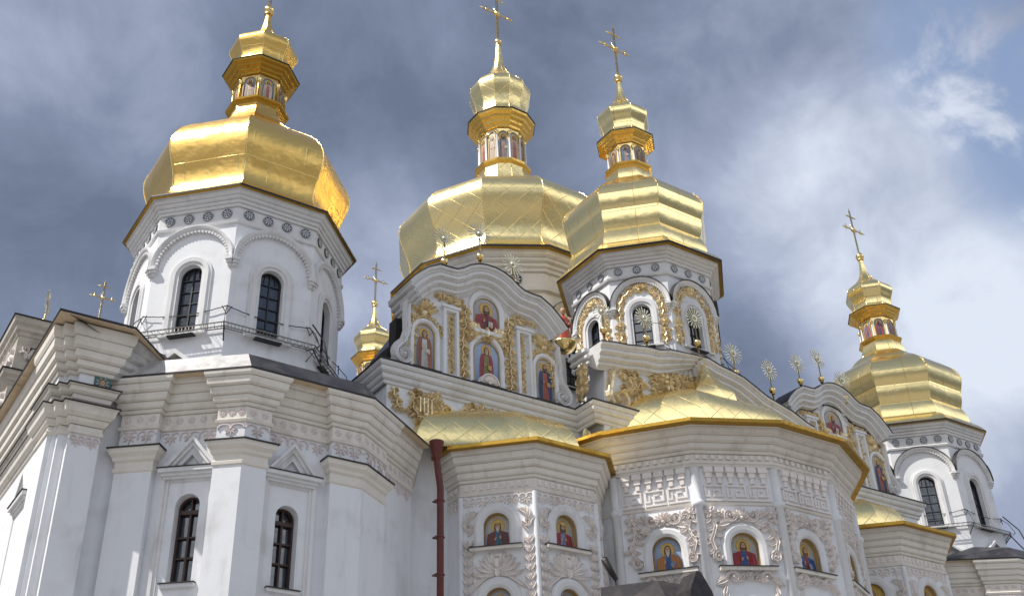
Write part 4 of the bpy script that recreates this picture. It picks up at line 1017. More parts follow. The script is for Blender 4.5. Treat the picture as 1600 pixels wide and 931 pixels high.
# ------------------------------------------------------------------ annexes (south one near left, north one mirrored at far right)
def annex(label, mir, full):
    mx = (lambda p: (2*XC-p[0], p[1])) if mir else (lambda p: p)
    t = thing('chapel_annex', mx((11.6, 36))+(0,), label, 'chapel')
    C0 = [(6.92, 30.95), (10.14, 28.22), (14.32, 28.3), (17.75, 30.72)]
    def P(pl): pl = [mx(p) for p in pl]; return pl[::-1] if mir else pl
    E_ = P(C0)
    Wl = offset_path(E_, -.7)
    Fs = [Fr(offset_path([p, q], -.7)[0], offset_path([p, q], -.7)[1]) for p, q in zip(E_, E_[1:])]
    O = offset_path(Wl, .28)
    win = [(.37, .36, 10.9, 13.12), (-.28, .36, 10.85, 12.93), None]
    pil = [[(-1.86, -.73), (1.1, None)], [(None, -1.15), (.9, None)], [(None, -.42)]]
    if mir:
        win = [None if w_ is None else (-w_[0],)+w_[1:] for w_ in win[::-1]]
        pil = [[(None if b_ is None else -b_, None if a_ is None else -a_) for a_, b_ in pl[::-1]] for pl in pil[::-1]]
    # walls
    m_ = MB()
    for F, w_, p, q in zip(Fs, win, Wl, Wl[1:]):
        ul = (p[0]-F.c[0])*F.d[0]+(p[1]-F.c[1])*F.d[1]; ur = (q[0]-F.c[0])*F.d[0]+(q[1]-F.c[1])*F.d[1]
        wall_panel(m_, F, ul, ur, 0, 16.9, [w_] if w_ else [], .5)
    m_.build('apse_wall', M_WALL, t)
    cp = [Wl[0]]
    pils = []
    for i, (F, pl) in enumerate(zip(Fs, pil)):
        for a_, b_ in pl:
            if a_ is not None: cp += [xy(F, a_), xy(F, a_, .28)]
            if a_ is None: pils[-1] += [xy(F, b_, .28), xy(F, b_, -.05)]
            else: pils.append([xy(F, a_, -.05), xy(F, a_, .28)])
            if b_ is not None:
                if a_ is not None: pils[-1] += [xy(F, b_, .28), xy(F, b_, -.05)]
                cp += [xy(F, b_, .28), xy(F, b_)]
            else: cp.append(O[i+1]); pils[-1].append(O[i+1])
    cp.append(Wl[-1])
    if mir and False: pass
    c_ = MB(); c_.plan(cp, grooved([(0, 15.46), (.06, 15.5), (.08, 15.58), (.02, 15.62), (.02, 15.98), (.07, 16.02), (.09, 16.1), (.16, 16.17), (.17, 16.32), (.24, 16.39), (.26, 16.58), (.34, 16.66), (.36, 16.86), (.43, 16.95), (.44, 17.04)]), False)
    co = c_.build('cornice', M_TRIM, t)
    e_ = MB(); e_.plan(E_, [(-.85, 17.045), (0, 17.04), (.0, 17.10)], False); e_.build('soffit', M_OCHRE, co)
    e_ = MB(); e_.plan(E_, [(0.003, 17.05), (.03, 17.05), (.03, 17.11), (-.3, 17.16)], False); e_.build('eave_flashing', M_BLACK, co)
    for pg in pils:
        s_ = MB(); s_.poly_solid(pg, 0, 16.0); po = s_.build('pilaster', M_WALL, t)
        k_ = MB(); k_.plan(pg, [(0, 14.14), (.04, 14.18), (.05, 14.27), (.015, 14.30), (.015, 14.46), (.08, 14.52), (.1, 14.62), (.19, 14.72), (.21, 14.87)]); k_.build('pilaster_capital', M_TRIM, po)
        k_ = MB(); k_.plan(pg, [(.2, 14.872), (.25, 14.875), (.25, 14.91), (-.02, 14.97)]); k_.build('capital_flashing', M_BLACK, po)
    fz = MB(); bs = MB()
    for i, (F, pl) in enumerate(zip(Fs, pil)):
        h = F.L/2; segs = []; x = -h+.1; G = shifted(F, .28)
        for a_, b_ in pl:
            a2 = a_ if a_ is not None else -h+.15; b2 = b_ if b_ is not None else h-.15
            if a2 > x+.3: segs.append((F, x, a2))
            segs.append((G, a2, b2)); x = b2
        if h-x > .4: segs.append((F, x, h-.1))
        for f, a_, b_ in segs:
            palmette_frieze(fz, f, a_+.03, b_-.03, 15.47, .62, .46, .05)
            nn = max(2, round((b_-a_)/.34))
            for q in range(nn): u = a_+(q+.5)*(b_-a_)/nn; rosette(bs, f, (u, 15.8), .12, .05, 6); bs.dome_knob(f, u, 15.8, .125, .035, n=12)
    fz.build('palmette_frieze', M_PINK, co); bs.build('rosette_row', M_PINK, co)
    for F, w_ in zip(Fs, win):
        if not w_: continue
        uc, hw, zb, zs = w_
        s_ = MB()
        s_.sweep2(F, [(uc-.62, 10.2), (uc-.62, 13.85), (uc+.62, 13.85), (uc+.62, 10.2)], [(0, 0), (0, .05), (.09, .05), (.1, .1), (.2, .11), (.22, 0)])
        for hw2, za, zb2, d2 in ((.78, 13.92, 14.0, .14), (.84, 14.0, 14.1, .2), (.92, 14.1, 14.22, .28)): s_.box(F, uc-hw2, uc+hw2, za, zb2, 0, d2)
        s_.sweep2(F, [(uc-.80, 14.25), (uc, 15.22), (uc+.80, 14.25)], [(0, 0), (0, .22), (-.09, .22), (-.11, .15), (-.19, .15), (-.21, .08), (-.30, .08), (-.31, .12), (-.36, .12), (-.37, 0)])
        s_.box(F, uc-.5, uc+.5, zb-.16, zb-.06, 0, .12)
        wo = s_.build('window', M_TRIMW, t)
        k_ = MB(); k_.box(F, uc-.95, uc+.95, 14.221, 14.25, 0, .31); k_.box(F, uc-.52, uc+.52, zb-.058, zb-.03, -.4, .16); k_.build('window_flashing', M_BLACK, wo)
        p_ = MB(); p_.flat(F, arch(uc, hw+.02, zb-.02, zs)[::-1], -.42); p_.build('pane', M_GLASS, wo)
        f_ = MB(); f_.sweep2(F, arch(uc, hw, zb+.002, zs), [(.01, -.41), (.01, -.3), (-.06, -.3), (-.06, -.41)]); f_.box(F, uc-.03, uc+.03, zb, zs+hw-.05, -.41, -.31)
        for z in (zb+.75, zb+1.35): f_.box(F, uc-hw+.05, uc+hw-.05, z, z+.05, -.415, -.32)
        f_.box(F, uc-hw+.04, uc+hw-.04, zs-.16, zs-.04, -.412, -.29)
        f_.build('window_frame', M_FRAME, wo)
    # roof over the apse, running up to the tower
    tc2 = LT if not mir else RT
    r_ = MB(); top = [mx(p) for p in ((8.3, 32.3), (10.3, 31.15), (13.2, 31.15), (15.2, 32.6))]; top = top[::-1] if mir else top
    E2 = offset_path(E_, -.02); v = [(x, y, 17.13) for x, y in E2]+[(x*.86+a*.14, y*.86+b_*.14, 17.72 if q != (0 if mir else 3) else 17.15) for q, ((x, y), (a, b_)) in enumerate(zip(E2, top))]+[(x, y, 18.6 if q != (0 if mir else 3) else 17.3) for q, (x, y) in enumerate(top)]
    r_.add(v, [(i, i+1, i+5, i+4) for i in range(3)]+[(i+4, i+5, i+9, i+8) for i in range(3)]+[(8, 9, 10, 11)], mi=0)
    for q in range(len(r_.mi)):
        r_.mi[q] = 1 if (q % 3 == (0 if not mir else 2)) and q < 6 else 0
    r_.build('apse_roof', [M_ROOF, M_ZINC], t)
    # little gablets at the foot of the drum
    d_ = MB(); ap = 3.87*cos(pi/8)
    for a in ((-135, -90) if not mir else (-135, -90, -45)):
        a = radians(a); cxx = (tc2[0]+(ap+.25)*cos(a), tc2[1]+(ap+.25)*sin(a)); tx = (-sin(a), cos(a))
        F = Fr((cxx[0]-tx[0], cxx[1]-tx[1]), (cxx[0]+tx[0], cxx[1]+tx[1]))
        d_.sweep2(F, [(-.95, 18.35), (0, 19.1), (.95, 18.35)], [(0, -.6), (0, .12), (-.13, .12), (-.13, -.6)])
    d_.build('drum_gablet', M_TRIMW, t)
    # nave with its taller corner pier
    nv = MB(); nv.poly_solid(P([(5.55, 31.3), (8.3, 31.3), (8.6, 31.0), (14.0, 31.0), (17.3, 31.3), (17.3, 46), (5.55, 46)]), 0, 17.3); nv.build('nave_wall', M_WALL, t)
    r2 = MB(); q0 = [mx(p) for p in ((4.95, 30.1), (8.6, 30.9), (17.2, 33), (17.2, 46), (4.95, 46))]; rz = (18.42, 17.5, 17.5, 18.42, 18.42)
    ri = [mx(p) for p in ((9, 34), (11, 33.5), (15, 35), (15, 45), (9, 45))]
    r2.add([(x, y, z) for (x, y), z in zip(q0, rz)]+[(x, y, 19.2) for x, y in ri], [(i, (i+1) % 5, (i+1) % 5+5, i+5) for i in range(5)]+[(5, 6, 7, 8, 9)]); r2.build('nave_roof', M_ROOF, t)
    if full:
        pr = [(5.62, 46), (5.62, 42.2), (5.42, 42.2), (5.42, 40.9), (5.62, 40.9), (5.62, 32.75), (5.42, 32.75), (5.42, 31.35), (5.66, 31.35), (5.66, 31.1), (5.9, 31.1), (5.9, 30.85), (6.78, 30.85), (6.78, 31.6)]
        v_ = MB(); v_.poly_solid(pr[::-1] if False else pr+[(6.4, 46)], 0, 18.2); po = v_.build('corner_pier', M_WALL, t)
        c_ = MB()
        c_.plan(pr, grooved([(0, 15.02), (.05, 15.06), (.06, 15.14), (.02, 15.17), (.02, 15.3), (.12, 15.4), (.14, 15.5), (.26, 15.62), (.30, 15.82), (.34, 15.86)]), False)
        c_.plan(pr, grooved([(0, 16.0), (.1, 16.08), (.12, 16.2), (.22, 16.3), (.24, 16.42), (.30, 16.46)]), False)
        c_.plan(pr, grooved([(0, 16.92), (.06, 16.96), (.08, 17.06), (.17, 17.14), (.18, 17.3), (.27, 17.38), (.29, 17.58), (.38, 17.68), (.40, 17.95), (.48, 18.08), (.5, 18.32)]), False)
        co2 = c_.build('pier_cornice', M_TRIM, po)
        c_ = MB(); c_.plan(pr, [(.3, 15.862), (.37, 15.865), (.37, 15.90), (-.03, 15.95)], False); c_.plan(pr, [(.27, 16.462), (.33, 16.465), (.33, 16.50), (-.03, 16.54)], False)
        # thin dark edge round the high eave
        ev = [(4.88, 46), (4.88, 30.08), (7.08, 30.08), (8.75, 30.62)]
        c_.build('pier_flashing', M_BLACK, po)
        e_ = MB(); zs_ = (18.38, 18.38, 18.38, 17.42)
        inn = [(6.2, 46), (6.2, 31.4), (7.0, 31.4), (8.9, 31.3)]
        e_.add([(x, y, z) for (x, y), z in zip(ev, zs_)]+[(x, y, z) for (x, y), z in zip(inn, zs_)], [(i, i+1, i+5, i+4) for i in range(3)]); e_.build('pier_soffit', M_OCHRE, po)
        e_ = MB(); eo = offset_path(ev, .03)
        e_.add([(x, y, z+.004) for (x, y), z in zip(ev, zs_)]+[(x, y, z+.004) for (x, y), z in zip(eo, zs_)]+[(x, y, z+.07) for (x, y), z in zip(eo, zs_)]+[(x, y, z+.09) for (x, y), z in zip(ev, zs_)], [(i+4*k, i+1+4*k, i+5+4*k, i+4+4*k) for i in range(3) for k in range(3)]); e_.build('pier_eave_flashing', M_BLACK, po)
        # return of the high cornice, dying into the apse roof
        k_ = MB(); prof = [(0, 16.92), (.06, 16.96), (.08, 17.06), (.17, 17.14), (.18, 17.3), (.27, 17.38), (.29, 17.58), (.38, 17.68), (.40, 17.95), (.48, 18.08), (.5, 18.34)]
        a_ = [(6.79+o_*.45, 30.85-o_, z) for o_, z in prof]; b2 = [(8.95+o_*.2, 31.25-o_, 17.02+(z-16.92)*.26) for o_, z in prof]; n_ = len(prof)
        k_.add(a_+b2, [(i, i+n_, i+n_+1, i+1) for i in range(n_-1)]); k_.build('raking_cornice', M_ZINC, po)
        fz = MB(); Fp = Fr((5.9, 30.85), (6.78, 30.85)); palmette_frieze(fz, Fp, -.42, .42, 15.02, .42, .42, .05)
        Fq = Fr((6.78, 30.85), (6.78, 31.5)); palmette_frieze(fz, Fq, -.3, .3, 15.02, .35, .42, .05); fz.build('palmette_frieze', M_PINK, po)
        # south wall windows with pointed hoods
        Fw = Fr((5.62, 46), (5.62, 30.85)); ymid = (46+30.85)/2
        for yw in (34.0, 38.0):
            u = ymid-yw; s_ = MB()
            s_.sweep2(Fw, [(u-.62, 9.2), (u-.62, 13.6), (u+.62, 13.6), (u+.62, 9.2)], [(0, 0), (0, .05), (.09, .05), (.1, .1), (.2, .11), (.22, 0)])
            for hw2, za, zb2, d2 in ((.78, 13.66, 13.74, .14), (.84, 13.74, 13.84, .2), (.92, 13.84, 13.96, .28)): s_.box(Fw, u-hw2, u+hw2, za, zb2, 0, d2)
            s_.sweep2(Fw, [(u-.80, 14.0), (u, 14.95), (u+.80, 14.0)], [(0, 0), (0, .22), (-.09, .22), (-.11, .15), (-.19, .15), (-.21, .08), (-.30, .08), (-.37, 0)])
            wo = s_.build('window', M_TRIMW, t)
            k_ = MB(); k_.box(Fw, u-.95, u+.95, 13.962, 13.99, 0, .31); k_.build('window_flashing', M_BLACK, wo)
            p_ = MB(); p_.prism(Fw, arch(u, .36, 10.6, 12.8)[::-1], -.1, .012); p_.build('pane', M_GLASS, wo)
    return t, Fs, Wl, E_
an, ANF, ANW, ANE = annex('plain white annex with tall corner pilasters and two dark arched windows, at left', False, True)
an2, _, _, _ = annex('white annex under a dark metal roof at the lower right corner', True, False)

# ornate south parapet of the cathedral seen past the annex at far left
t = thing('parapet_gable', (9.5, 56, 0), 'stained ornate parapet gable with stepped cornices behind the annex at far left', 'gable')
m_ = MB(); pg = [(7.2, 66), (7.2, 55.2), (14, 55.2), (14, 66)]
m_.poly_solid(pg, 0, 31.3); m_.build('wall', M_OLD, t)
c_ = MB()
for z, k in ((26.0, .8), (28.2, .7), (31.3, 1.)): c_.plan(pg, [(0, z-.95*k), (.07, z-.9*k), (.1, z-.75*k), (.22, z-.65*k), (.25, z-.45*k), (.4, z-.3*k), (.44, z)])
c_.build('cornice', M_OLD, t)
k_ = MB()
for z in (26.0, 28.2, 31.3): k_.plan(pg, [(.4, z+.002), (.5, z+.01), (.5, z+.07), (-.1, z+.1)])
k_.build('cornice_flashing', M_BLACK, t)
F = Fr((7.2, 66), (7.2, 55.2)); rl = MB(); rnd = random.Random(9)
for z in (24.4, 26.9, 29.4):
    foliage(rl, F, [(-5, z), (0, z+.2), (5, z)], .42, .2, .18, rnd, .4)
F = Fr((7.2, 55.2), (14, 55.2)); foliage(rl, F, [(-3.2, 29.4), (3, 29.4)], .4, .2, .18, rnd, .4); foliage(rl, F, [(-3.2, 26.9), (3, 26.9)], .4, .2, .18, rnd, .4)
rl.build('relief', M_REL, t)
b_ = MB(); b_.prism(Fr((7.25, 55.2), (9.6, 55.2)), [(-.55, 28.4), (.35, 28.4), (.35, 29.8), (-.55, 29.8)][::-1], -.1, .06); b_.build('black_niche_panel', M_BLACK, t)  # raised black panel stands in for a dark recess; none is cut

# ------------------------------------------------------------------ sunburst finials
def finial(x, y, zb, zball, zdisc, label, face=0., r=.54):
    face += random.uniform(-.12, .12)
    t = thing('sunburst_finial', (x, y, zb), label, 'finial', 'gold sunburst finials on the gables')
    F = Fr((-cos(face), -sin(face)), (cos(face), sin(face))); q = lambda u, z, d=0: F.pt(u, z-zb, d)
    m_ = MB(); m_.tube([q(0, zb-.15), q(0, zball)], .05); m_.tube([q(0, zball), q(0, zdisc-.2)], [.04, .025]); m_.lathe((0, 0), [(.1, zball-.2-zb), (.05, zball-.12-zb)], 10); m_.build('stem', M_GOLD, t, local=True)
    m_ = MB(); m_.sphere(q(0, zball), .16, 12, 8); m_.build('ball', M_GOLD, t, local=True)
    m_ = MB(); n = 18
    for i in range(n):
        a = 2*pi*i/n; R = r*(1 if i % 2 else .92); w0, w1 = .010, .024*r/.5
        c_ = lambda rr, o_: (rr*cos(a)-o_*sin(a), zdisc-zb+rr*sin(a)+o_*cos(a))
        for d0, d1 in ((-.012, .012),):
            p = [c_(.16, -w0), c_(R*.94, -w1), c_(R, 0), c_(R*.94, w1), c_(.16, w0)]
            m_.prism(F, p[::-1], d0, d1, back=True)
    m_.prism(F, [(.15*r/.5*cos(2*pi*i/20), zdisc-zb+.15*r/.5*sin(2*pi*i/20)) for i in range(20)][::-1], -.03, .03, back=True)
    m_.dome_knob(F, 0, zdisc-zb, .09, .07, .03, 12)
    m_.build('sun_disc', M_DISC, t, local=True); return t
for args in [(18.65, 31.25, 25.0, 25.37, 26.47, 'gold sunburst finial on the left shoulder of the left gable'), (20.33, 31.25, 25.66, 26.18, 27.3, 'gold sunburst finial on the crown of the left gable, against the big dome'), (21.93, 31.25, 25.25, 25.5, 26.33, 'gold sunburst finial right of the left gable crown'),
             (25.65, 30.2, 23.05, 23.78, 24.65, 'gold sunburst finial nearest the red-robed figure, on the middle gable'), (27.97, 30.2, 23.4, 24.05, 25.03, 'gold sunburst finial in front of the middle window of the gilded tower'), (30.97, 30.2, 23.8, 24.67, 25.9, 'gold sunburst finial in front of the right window of the gilded tower'), (33.1, 30.2, 23.3, 23.75, 24.7, 'gold sunburst finial beside the wire cage right of the gilded tower'), (35.32, 30.2, 22.5, 23.42, 24.46, 'gold sunburst finial against the sky low on the middle gable slope'),
             (38.65, 31.25, 24.7, 25.2, 26.17, 'gold sunburst finial on the left shoulder of the right gable'), (40.27, 31.25, 25.35, 25.73, 26.84, 'tallest gold sunburst finial on the crown of the right gable'), (41.85, 31.25, 24.9, 25.1, 26.04, 'gold sunburst finial against the rightmost gold dome')]: finial(*args)
finial(8.3, 55.6, 31.3, 31.75, 32.9, 'gold sunburst finial seen almost edge-on on the far left parapet', radians(74), .75)
finial(7.5, 57.5, 31.3, 31.5, 32.1, 'small gold finial half hidden behind the far left parapet top', radians(40), .6)

# ------------------------------------------------------------------ icons: painted panels in the niches
def icon(F, uc, z0, hw, zs, style, label, full=False, d=-.2, group='painted saints in the niches'):
    p = F.pt(uc, z0, d); m_ = MB(); icon_panel(m_, F, uc, z0+.003, hw-.004, zs, style, full, d)
    for i in range(len(m_.col)):
        if m_.col[i] is None: m_.col[i] = (.45, .30, .12)
    o = m_.build('icon_painting', M_PAINT, None, p); return tag(o, label, 'icon painting', group)
SKY = ((.55, .50, .36), (.20, .28, .48)); SKY2 = ((.34, .44, .62), (.16, .24, .42)); GRY = ((.42, .42, .44), (.20, .24, .32))
RED, BLUE, OCH, DRED, TEAL, DBL, OLV, WHT = (.27, .02, .025), (.03, .085, .26), (.36, .14, .02), (.13, .018, .018), (.02, .11, .18), (.014, .03, .10), (.19, .19, .05), (.55, .54, .52)
k = 1.
icon(FL[1], -.06, 13.65, .45, 14.38, dict(seed=1, bg=SKY, robe=(DRED, TEAL), hands='x', beard=True, blen=.9, bcol=(.36, .33, .30), crown=(.58, .38, .08), side=-1), 'icon of a grey-bearded crowned saint in dark red cloak, left niche of the left apse')
icon(FL[2], -.06, 13.65, .45, 14.38, dict(seed=2, bg=SKY, robe=(RED, (.20, .22, .40)), hands='x', blen=.5, crown=(.62, .45, .14)), 'icon of a dark-bearded crowned saint in bright red, right niche of the left apse')
icon(FL[3], -.06, 13.65, .45, 14.38, dict(seed=22, bg=SKY, robe=(BLUE, RED), hands='book'), 'icon seen edge-on, facing away round the right side of the left apse')
icon(FL[1], -.06, 10.9, .45, 11.8, dict(seed=3, bg=GRY, robe=(DRED, OCH), hands='book'), 'lower left icon of the left apse, only its gold halo top in view')
icon(FL[2], -.06, 10.9, .45, 11.8, dict(seed=4, bg=GRY, robe=(RED, OCH), hands='book', crown=(.5, .2, .05)), 'lower right icon of the left apse, only its top in view')
icon(FCA[1], .2, 13.25, .52, 13.98, dict(seed=5, bg=SKY2, robe=(OCH, BLUE), hands='orb', blen=1.1, bcol=(.42, .40, .38), side=1), 'icon of a long-haired saint in ochre and blue above the dark canopy')
icon(FCA[2], 0., 13.25, .52, 13.98, dict(seed=6, bg=SKY, robe=(RED, BLUE), hands='x', beard=True, blen=.3, hair=(.10, .04, .02), side=1), 'icon of a saint in red mantle over blue on the middle apse')
icon(FCA[3], -.32, 13.25, .52, 13.98, dict(seed=7, bg=SKY, robe=(BLUE, RED), hands='orb', blen=.35, hair=(.10, .04, .02), side=-1), 'icon of a saint in blue over red, right facet of the middle apse')
icon(FCA[4], -.3, 13.25, .52, 13.98, dict(seed=8, bg=SKY, robe=(OLV, RED), hands='book'), 'icon seen nearly edge-on at the right side of the middle apse')
icon(FCA[2], 0., 10.4, .52, 11.35, dict(seed=9, bg=GRY, robe=(DRED, OCH), hands='book'), 'lower icon of the widest middle apse facet, top just in view')
icon(FCA[3], -.32, 10.4, .52, 11.35, dict(seed=10, bg=GRY, robe=(BLUE, OCH), hands='book'), 'lower icon under the blue and red saint, cut by the bottom edge')
icon(FR_[1], 0., 13.65, .45*1.05, 14.38, dict(seed=11, bg=((.70, .45, .06), (.55, .40, .10)), robe=((.03, .025, .03), (.10, .05, .04)), hands='x', blen=1.1), 'icon of a dark-robed bearded saint on yellow, left niche of the right apse')
icon(FR_[2], 0., 13.65, .45*1.05, 14.38, dict(seed=12, bg=((.62, .45, .25), (.50, .36, .30)), robe=((.30, .14, .06), RED), hands='x', blen=1.2, bcol=(.42, .36, .32)), 'icon of a greying saint, right niche of the right apse at the frame bottom')
for F, dx in ((FGL, 'left'), (FGR, 'right')):
    icon(F, -2.72, 20.58, .45, 22.1, dict(seed=13, bg=GRY, robe=((.25, .09, .05), WHT), hands='book', blen=.9, bcol=(.30, .22, .16)), 'standing brown-robed saint with a white scroll, left niche of the %s gable' % dx, True, .015)
    icon(F, 2.86, 20.58, .45, 22.1, dict(seed=14, bg=GRY, robe=(DBL, (.40, .08, .05)), hands='book', blen=.8, book=(.42, .30, .08)), 'standing dark blue robed saint, right niche of the %s gable' % dx, True, .015)
    icon(F, .06, 20.62, .61, 21.95, dict(seed=15, bg=SKY2, robe=(RED, OLV), hands='book', blen=.9, bcol=(.35, .3, .25), book=(.50, .34, .08)), 'standing saint in red cape over green, large centre niche of the %s gable' % dx, True, .015)
    icon(F, .1, 23.03, .61, 23.95 if dx == 'left' else 23.75, dict(seed=16, bg=GRY, robe=(RED, DRED), hands='book', blen=.6, book=(.52, .50, .48)), 'half-length red-robed saint with an open book, top arch of the %s gable' % dx, False, .015)
# square tile with an angel's face on the annex pier
Fp = Fr((5.9, 30.85), (6.78, 30.85)); m_ = MB(); n_ = 4
m_.box(Fp, -.02, .46, 16.56, 16.95, .0, .03)
for i in range(len(m_.col)): m_.col[i] = (.05, .12, .10)
E_ = lambda u, z, a, b_, n=16: [(u+a*cos(2*pi*i/n), z+b_*sin(2*pi*i/n)) for i in range(n)][::-1]
for q in range(8):
    a = 2*pi*q/8+.39; m_.flat(Fp, [(.22+.07*cos(a-.5), 16.76+.07*sin(a-.5)), (.22+.21*cos(a-.12), 16.76+.17*sin(a-.12)), (.22+.21*cos(a+.12), 16.76+.17*sin(a+.12)), (.22+.07*cos(a+.5), 16.76+.07*sin(a+.5))][::-1], .034+.001*q, (.28, .36, .36))
m_.flat(Fp, E_(.22, 16.77, .095, .12), .044, (.16, .07, .03)); m_.flat(Fp, E_(.22, 16.75, .07, .09), .046, (.55, .32, .20))
for sg in (-1, 1): m_.flat(Fp, E_(.22+sg*.027, 16.765, .012, .008, 8), .048, (.05, .03, .02))
m_.flat(Fp, E_(.22, 16.71, .02, .007, 8), .048, (.35, .12, .08))
tag(m_.build('angel_tile', M_PAINT, None, Fp.pt(.22, 16.56, 0)), 'square green tile with a painted winged face on the annex corner pier', 'tile')

STX, STZ = 25.1, 23.85
# red-robed figure on a gilded bracket between the left gable and the gilded tower
t = thing('painted_statue', (STX, 32.15, STZ), 'red-robed figure standing on a gilded bowl bracket beside the left gable', 'statue')
m_ = MB(); m_.lathe((0, 0), [(.02, -.42), (.16, -.4), (.34, -.28), (.46, -.12), (.52, .0), (.55, .06), (.3, .08), (.01, .08)], 20); m_.build('bracket', M_GOLD, t, local=True)
m, tt, bb = mat('red_painted_robe', (.48, .07, .03), .5); M_RED = m
m, tt, bb = mat('painted_skin', (.45, .26, .16), .5); M_SKIN = m
m_ = MB(); SK = .8; P = [(.3, .08), (.31, .3), (.25, .75), (.24, .95), (.27, 1.15), (.22, 1.3), (.09, 1.37), (.075, 1.45)]; n = 24; v = []
for r, z in P: v += [(r*(1+.10*sin(7*a)*max(0, 1.1-z))*cos(a), .75*r*(1+.10*sin(7*a+2)*max(0, 1.1-z))*sin(a), z) for a in [2*pi*i/n for i in range(n)]]
m_.add(v, [(i*n+k, i*n+(k+1) % n, (i+1)*n+(k+1) % n, (i+1)*n+k) for i in range(len(P)-1) for k in range(n)], True)
for sg in (-1, 1): m_.tube([(sg*.22, 0, 1.24), (sg*.33, -.05, .98), (sg*.14, -.24, .9)], [.1, .095, .06], 8)
m_.build('robe', M_RED, t, local=True)
m_ = MB(); m_.lathe((0, -.02), [(.01, 1.42), (.07, 1.43), (.075, 1.5), (.11, 1.56), (.125, 1.65), (.10, 1.75), (.04, 1.8), (.005, 1.81)], 14)
m_.tube([(0, -.13, 1.66), (0, -.165, 1.6), (0, -.12, 1.585)], [.015, .03, .01], 6)
for sg in (-1, 1): m_.sphere((sg*.1, -.27, .9), .055, 8, 6)
m_.build('head_and_hands', M_SKIN, t, local=True)

# ------------------------------------------------------------------ downpipes
def downpipe(x, y, zt, dx, dy, label):
    t = thing('downpipe', (x, y, 0), label, 'downpipe', 'red downpipes'); m_ = MB()
    m_.tube([(0, 0, zt-.5), (dx*.15, dy*.15, zt-.75), (dx, dy, zt-1.65), (dx, dy, zt-1.9), (dx, dy, 0.05)], .115, 12); m_.build('pipe', M_PIPE, t, local=True)
    m_ = MB(); m_.lathe((0, 0), [(.13, zt-.62), (.15, zt-.5), (.21, zt-.28), (.25, zt-.05), (.26, zt), (.22, zt), (.1, zt-.3)], 14); m_.build('rain_head', M_PIPE, t, local=True)
    z = zt-2.1
    while z > 1:
        m_ = MB(); m_.lathe((dx, dy), [(.118, z-.03), (.135, z-.02), (.135, z+.02), (.118, z+.03)], 12); m_.box(Fr((dx-.17, dy), (dx+.17, dy)), -.17, .17, z-.02, z+.02, -.25, .02); z -= 1.25
        m_.build('pipe_bracket', M_PIPE, t, local=True)
downpipe(17.62, 30.05, 16.98, .14, -.02, 'dark red downpipe in the corner between annex and left apse')
downpipe(46.0, 31.3, 16.7, .05, 0, 'dark red downpipe head at the lower right, below the dark roof')

# ------------------------------------------------------------------ maintenance galleries with wires round the white towers
def gallery(c, z, label, angs, stay):
    t = thing('maintenance_gallery', (c[0], c[1], z), label, 'gallery', 'wire maintenance galleries'); R = 4.22
    pts = [(R*cos(radians(a)), R*sin(radians(a))) for a in angs]
    for p, q in zip(pts, pts[1:]):
        m_ = MB(); Ri = .93
        for s_, dz in ((1, .08), (1, -.08), (Ri, .0)): m_.tube([(p[0]*s_, p[1]*s_, dz), (q[0]*s_, q[1]*s_, dz)], .022, 5)
        for i in range(27):
            f = i/26; x = p[0]+(q[0]-p[0])*f; y = p[1]+(q[1]-p[1])*f
            m_.tube([(x, y, .08 if i % 2 else -.08), (x*Ri, y*Ri, 0)], .01, 4); m_.tube([(x, y, -.08), (x, y, .08)], .009, 4)
        m_.build('truss_walkway', M_STEEL, t, local=True)
    m_ = MB()
    for p in pts:
        o_ = (p[0]*1.05, p[1]*1.05)
        m_.tube([(p[0]*.90, p[1]*.90, -.45), o_+(-.02,), (p[0]*.9, p[1]*.9, 0)], .025, 5); m_.tube([o_+(0,), (p[0]*1.0, p[1]*1.0, .5), (p[0]*.92, p[1]*.92, .9)], .016, 5)
        for a in (-.16, .16): m_.tube([(p[0]*.93-a*p[1]*.25, p[1]*.93+a*p[0]*.25, .85), (p[0]*.935, p[1]*.935, .55)], .014, 5)
    if stay:
        for p in (pts[stay], ): m_.tube([(p[0]*.96, p[1]*.96, .95), (p[0]*1.1, p[1]*1.1, .1), (p[0]*1.16, p[1]*1.16, -.9)], .03, 5); m_.tube([(p[0]*.98, p[1]*.98, -.05), (p[0]*1.12, p[1]*1.12, -1.1)], .03, 5)
    m_.build('corner_bracket', M_WIRE, t, local=True)
    w_ = MB()
    for p, q in zip(pts, pts[1:]):
        ws = []
        for i in range(17):
            f = i/16; sag = .16*(1-(2*f-1)**2)+.012*(i % 2); ws.append(((p[0]+(q[0]-p[0])*f)*.935, (p[1]+(q[1]-p[1])*f)*.935, .86-sag))
        w_.tube(ws, .017, 5)
    w_.build('slack_wire', M_WIRE, t, local=True)
gallery(LT, 19.82, 'rusty truss gallery with slack wire round the left tower', [-202.5, -157.5, -112.5, -67.5, -22.5], 3)
gallery(RT, 19.72, 'pale truss gallery with wires round the farthest right tower', [-202.5, -157.5, -112.5, -67.5, -22.5], 3)
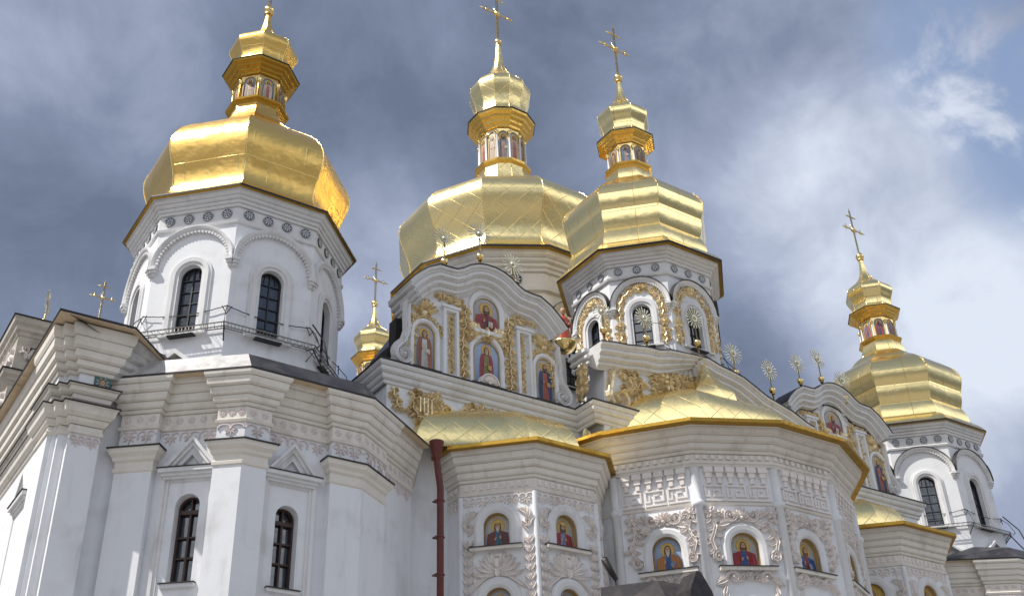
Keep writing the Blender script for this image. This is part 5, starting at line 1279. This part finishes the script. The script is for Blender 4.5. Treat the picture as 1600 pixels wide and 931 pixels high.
# wire cage at the foot of the gilded tower
t = thing('wire_cage', (32.4, 30.45, 23.6), 'thin metal cage railing at the foot of the gilded tower', 'railing'); m_ = MB()
A = [(-3.2, -.05), (.9, -.05), (1.75, .8), (1.75, 1.6)]
for z in (.0, .35, .7):
    for p, q in zip(A, A[1:]): m_.tube([p+(z-.25,), q+(z-.3,)], .02, 5)
for p, q in zip(A, A[1:]):
    L = hypot(q[0]-p[0], q[1]-p[1]); n = int(L/.24)
    for i in range(n): f = i/n; x = p[0]+(q[0]-p[0])*f; y = p[1]+(q[1]-p[1])*f; m_.tube([(x, y, -.6), (x, y, .42)], .011, 4)
m_.build('cage_bars', M_STEEL, t, local=True)
m_ = MB(); m_.tube([(1.75, .8, -.5), (1.9, .2, .2), (1.2, .9, 1.6), (.6, 1.4, 2.9)], .02, 5); m_.tube([(1.75, .8, .5), (.3, .2, 1.7), (-1.4, .1, 1.55), (-3.2, .2, 1.75), (-4.6, .4, 1.6)], .014, 4); m_.build('slack_wire', M_WIRE, t, local=True)

# ------------------------------------------------------------------ dark canopy and floodlight between the apses
t = thing('canopy', (24.6, 26.2, 0), 'dark metal canopy roof with a pale gablet between the left and middle apses', 'canopy')
m_ = MB(); zt = 11.85
m_.add([(22.3, 27.6, 11.0), (23.4, 25.5, 11.0), (25.6, 25.2, 11.0), (22.7, 28.0, 12.1), (24.2, 26.9, 12.25), (25.9, 26.8, 12.25), (25.9, 25.2, 10.4), (23.4, 25.5, 10.7), (22.3, 27.6, 10.7), (26.4, 27.6, 11.0)], [(0, 1, 4, 3), (1, 2, 5, 4), (0, 8, 7, 1), (1, 7, 6, 2), (2, 6, 9, 5)]); m_.build('canopy_roof', M_CANOPY, t)
m_ = MB(); F = Fr((23.75, 25.2), (25.15, 25.05)); m_.prism(F, [(-.55, 10.6), (.6, 10.6), (.42, 11.5), (.05, 12.1), (-.12, 12.1), (-.42, 11.5)][::-1], -.8, 0); m_.build('gablet', M_CANOPY, t)
m_ = MB()
for x, y in ((23.45, 25.7), (25.5, 25.4)): m_.tube([(x, y, 0), (x, y, 10.8)], .09, 8)
m_.build('post', M_ROOF, t)
t = thing('floodlight', (23.15, 27.9, 12.3), 'small black floodlight tilted upward beside the dark canopy', 'floodlight')
m_ = MB(); V = mathutils.Vector
m_.tube([(-.28, 0, .72), (-.3, 0, .76)], .11, 10); m_.tube([(.16, 0, .1), (.05, 0, .25), (-.28, 0, .72)], [.07, .1, .12], 10); m_.build('lamp_housing', M_BLACK, t, local=True)
m_ = MB(); m_.tube([(.12, 0, -.3), (.12, 0, .2)], .03, 6); m_.box(Fr((-.1, 0), (.34, 0)), -.2, .2, -.34, -.28, -.15, .15); m_.build('bracket', M_BLACK, t, local=True)
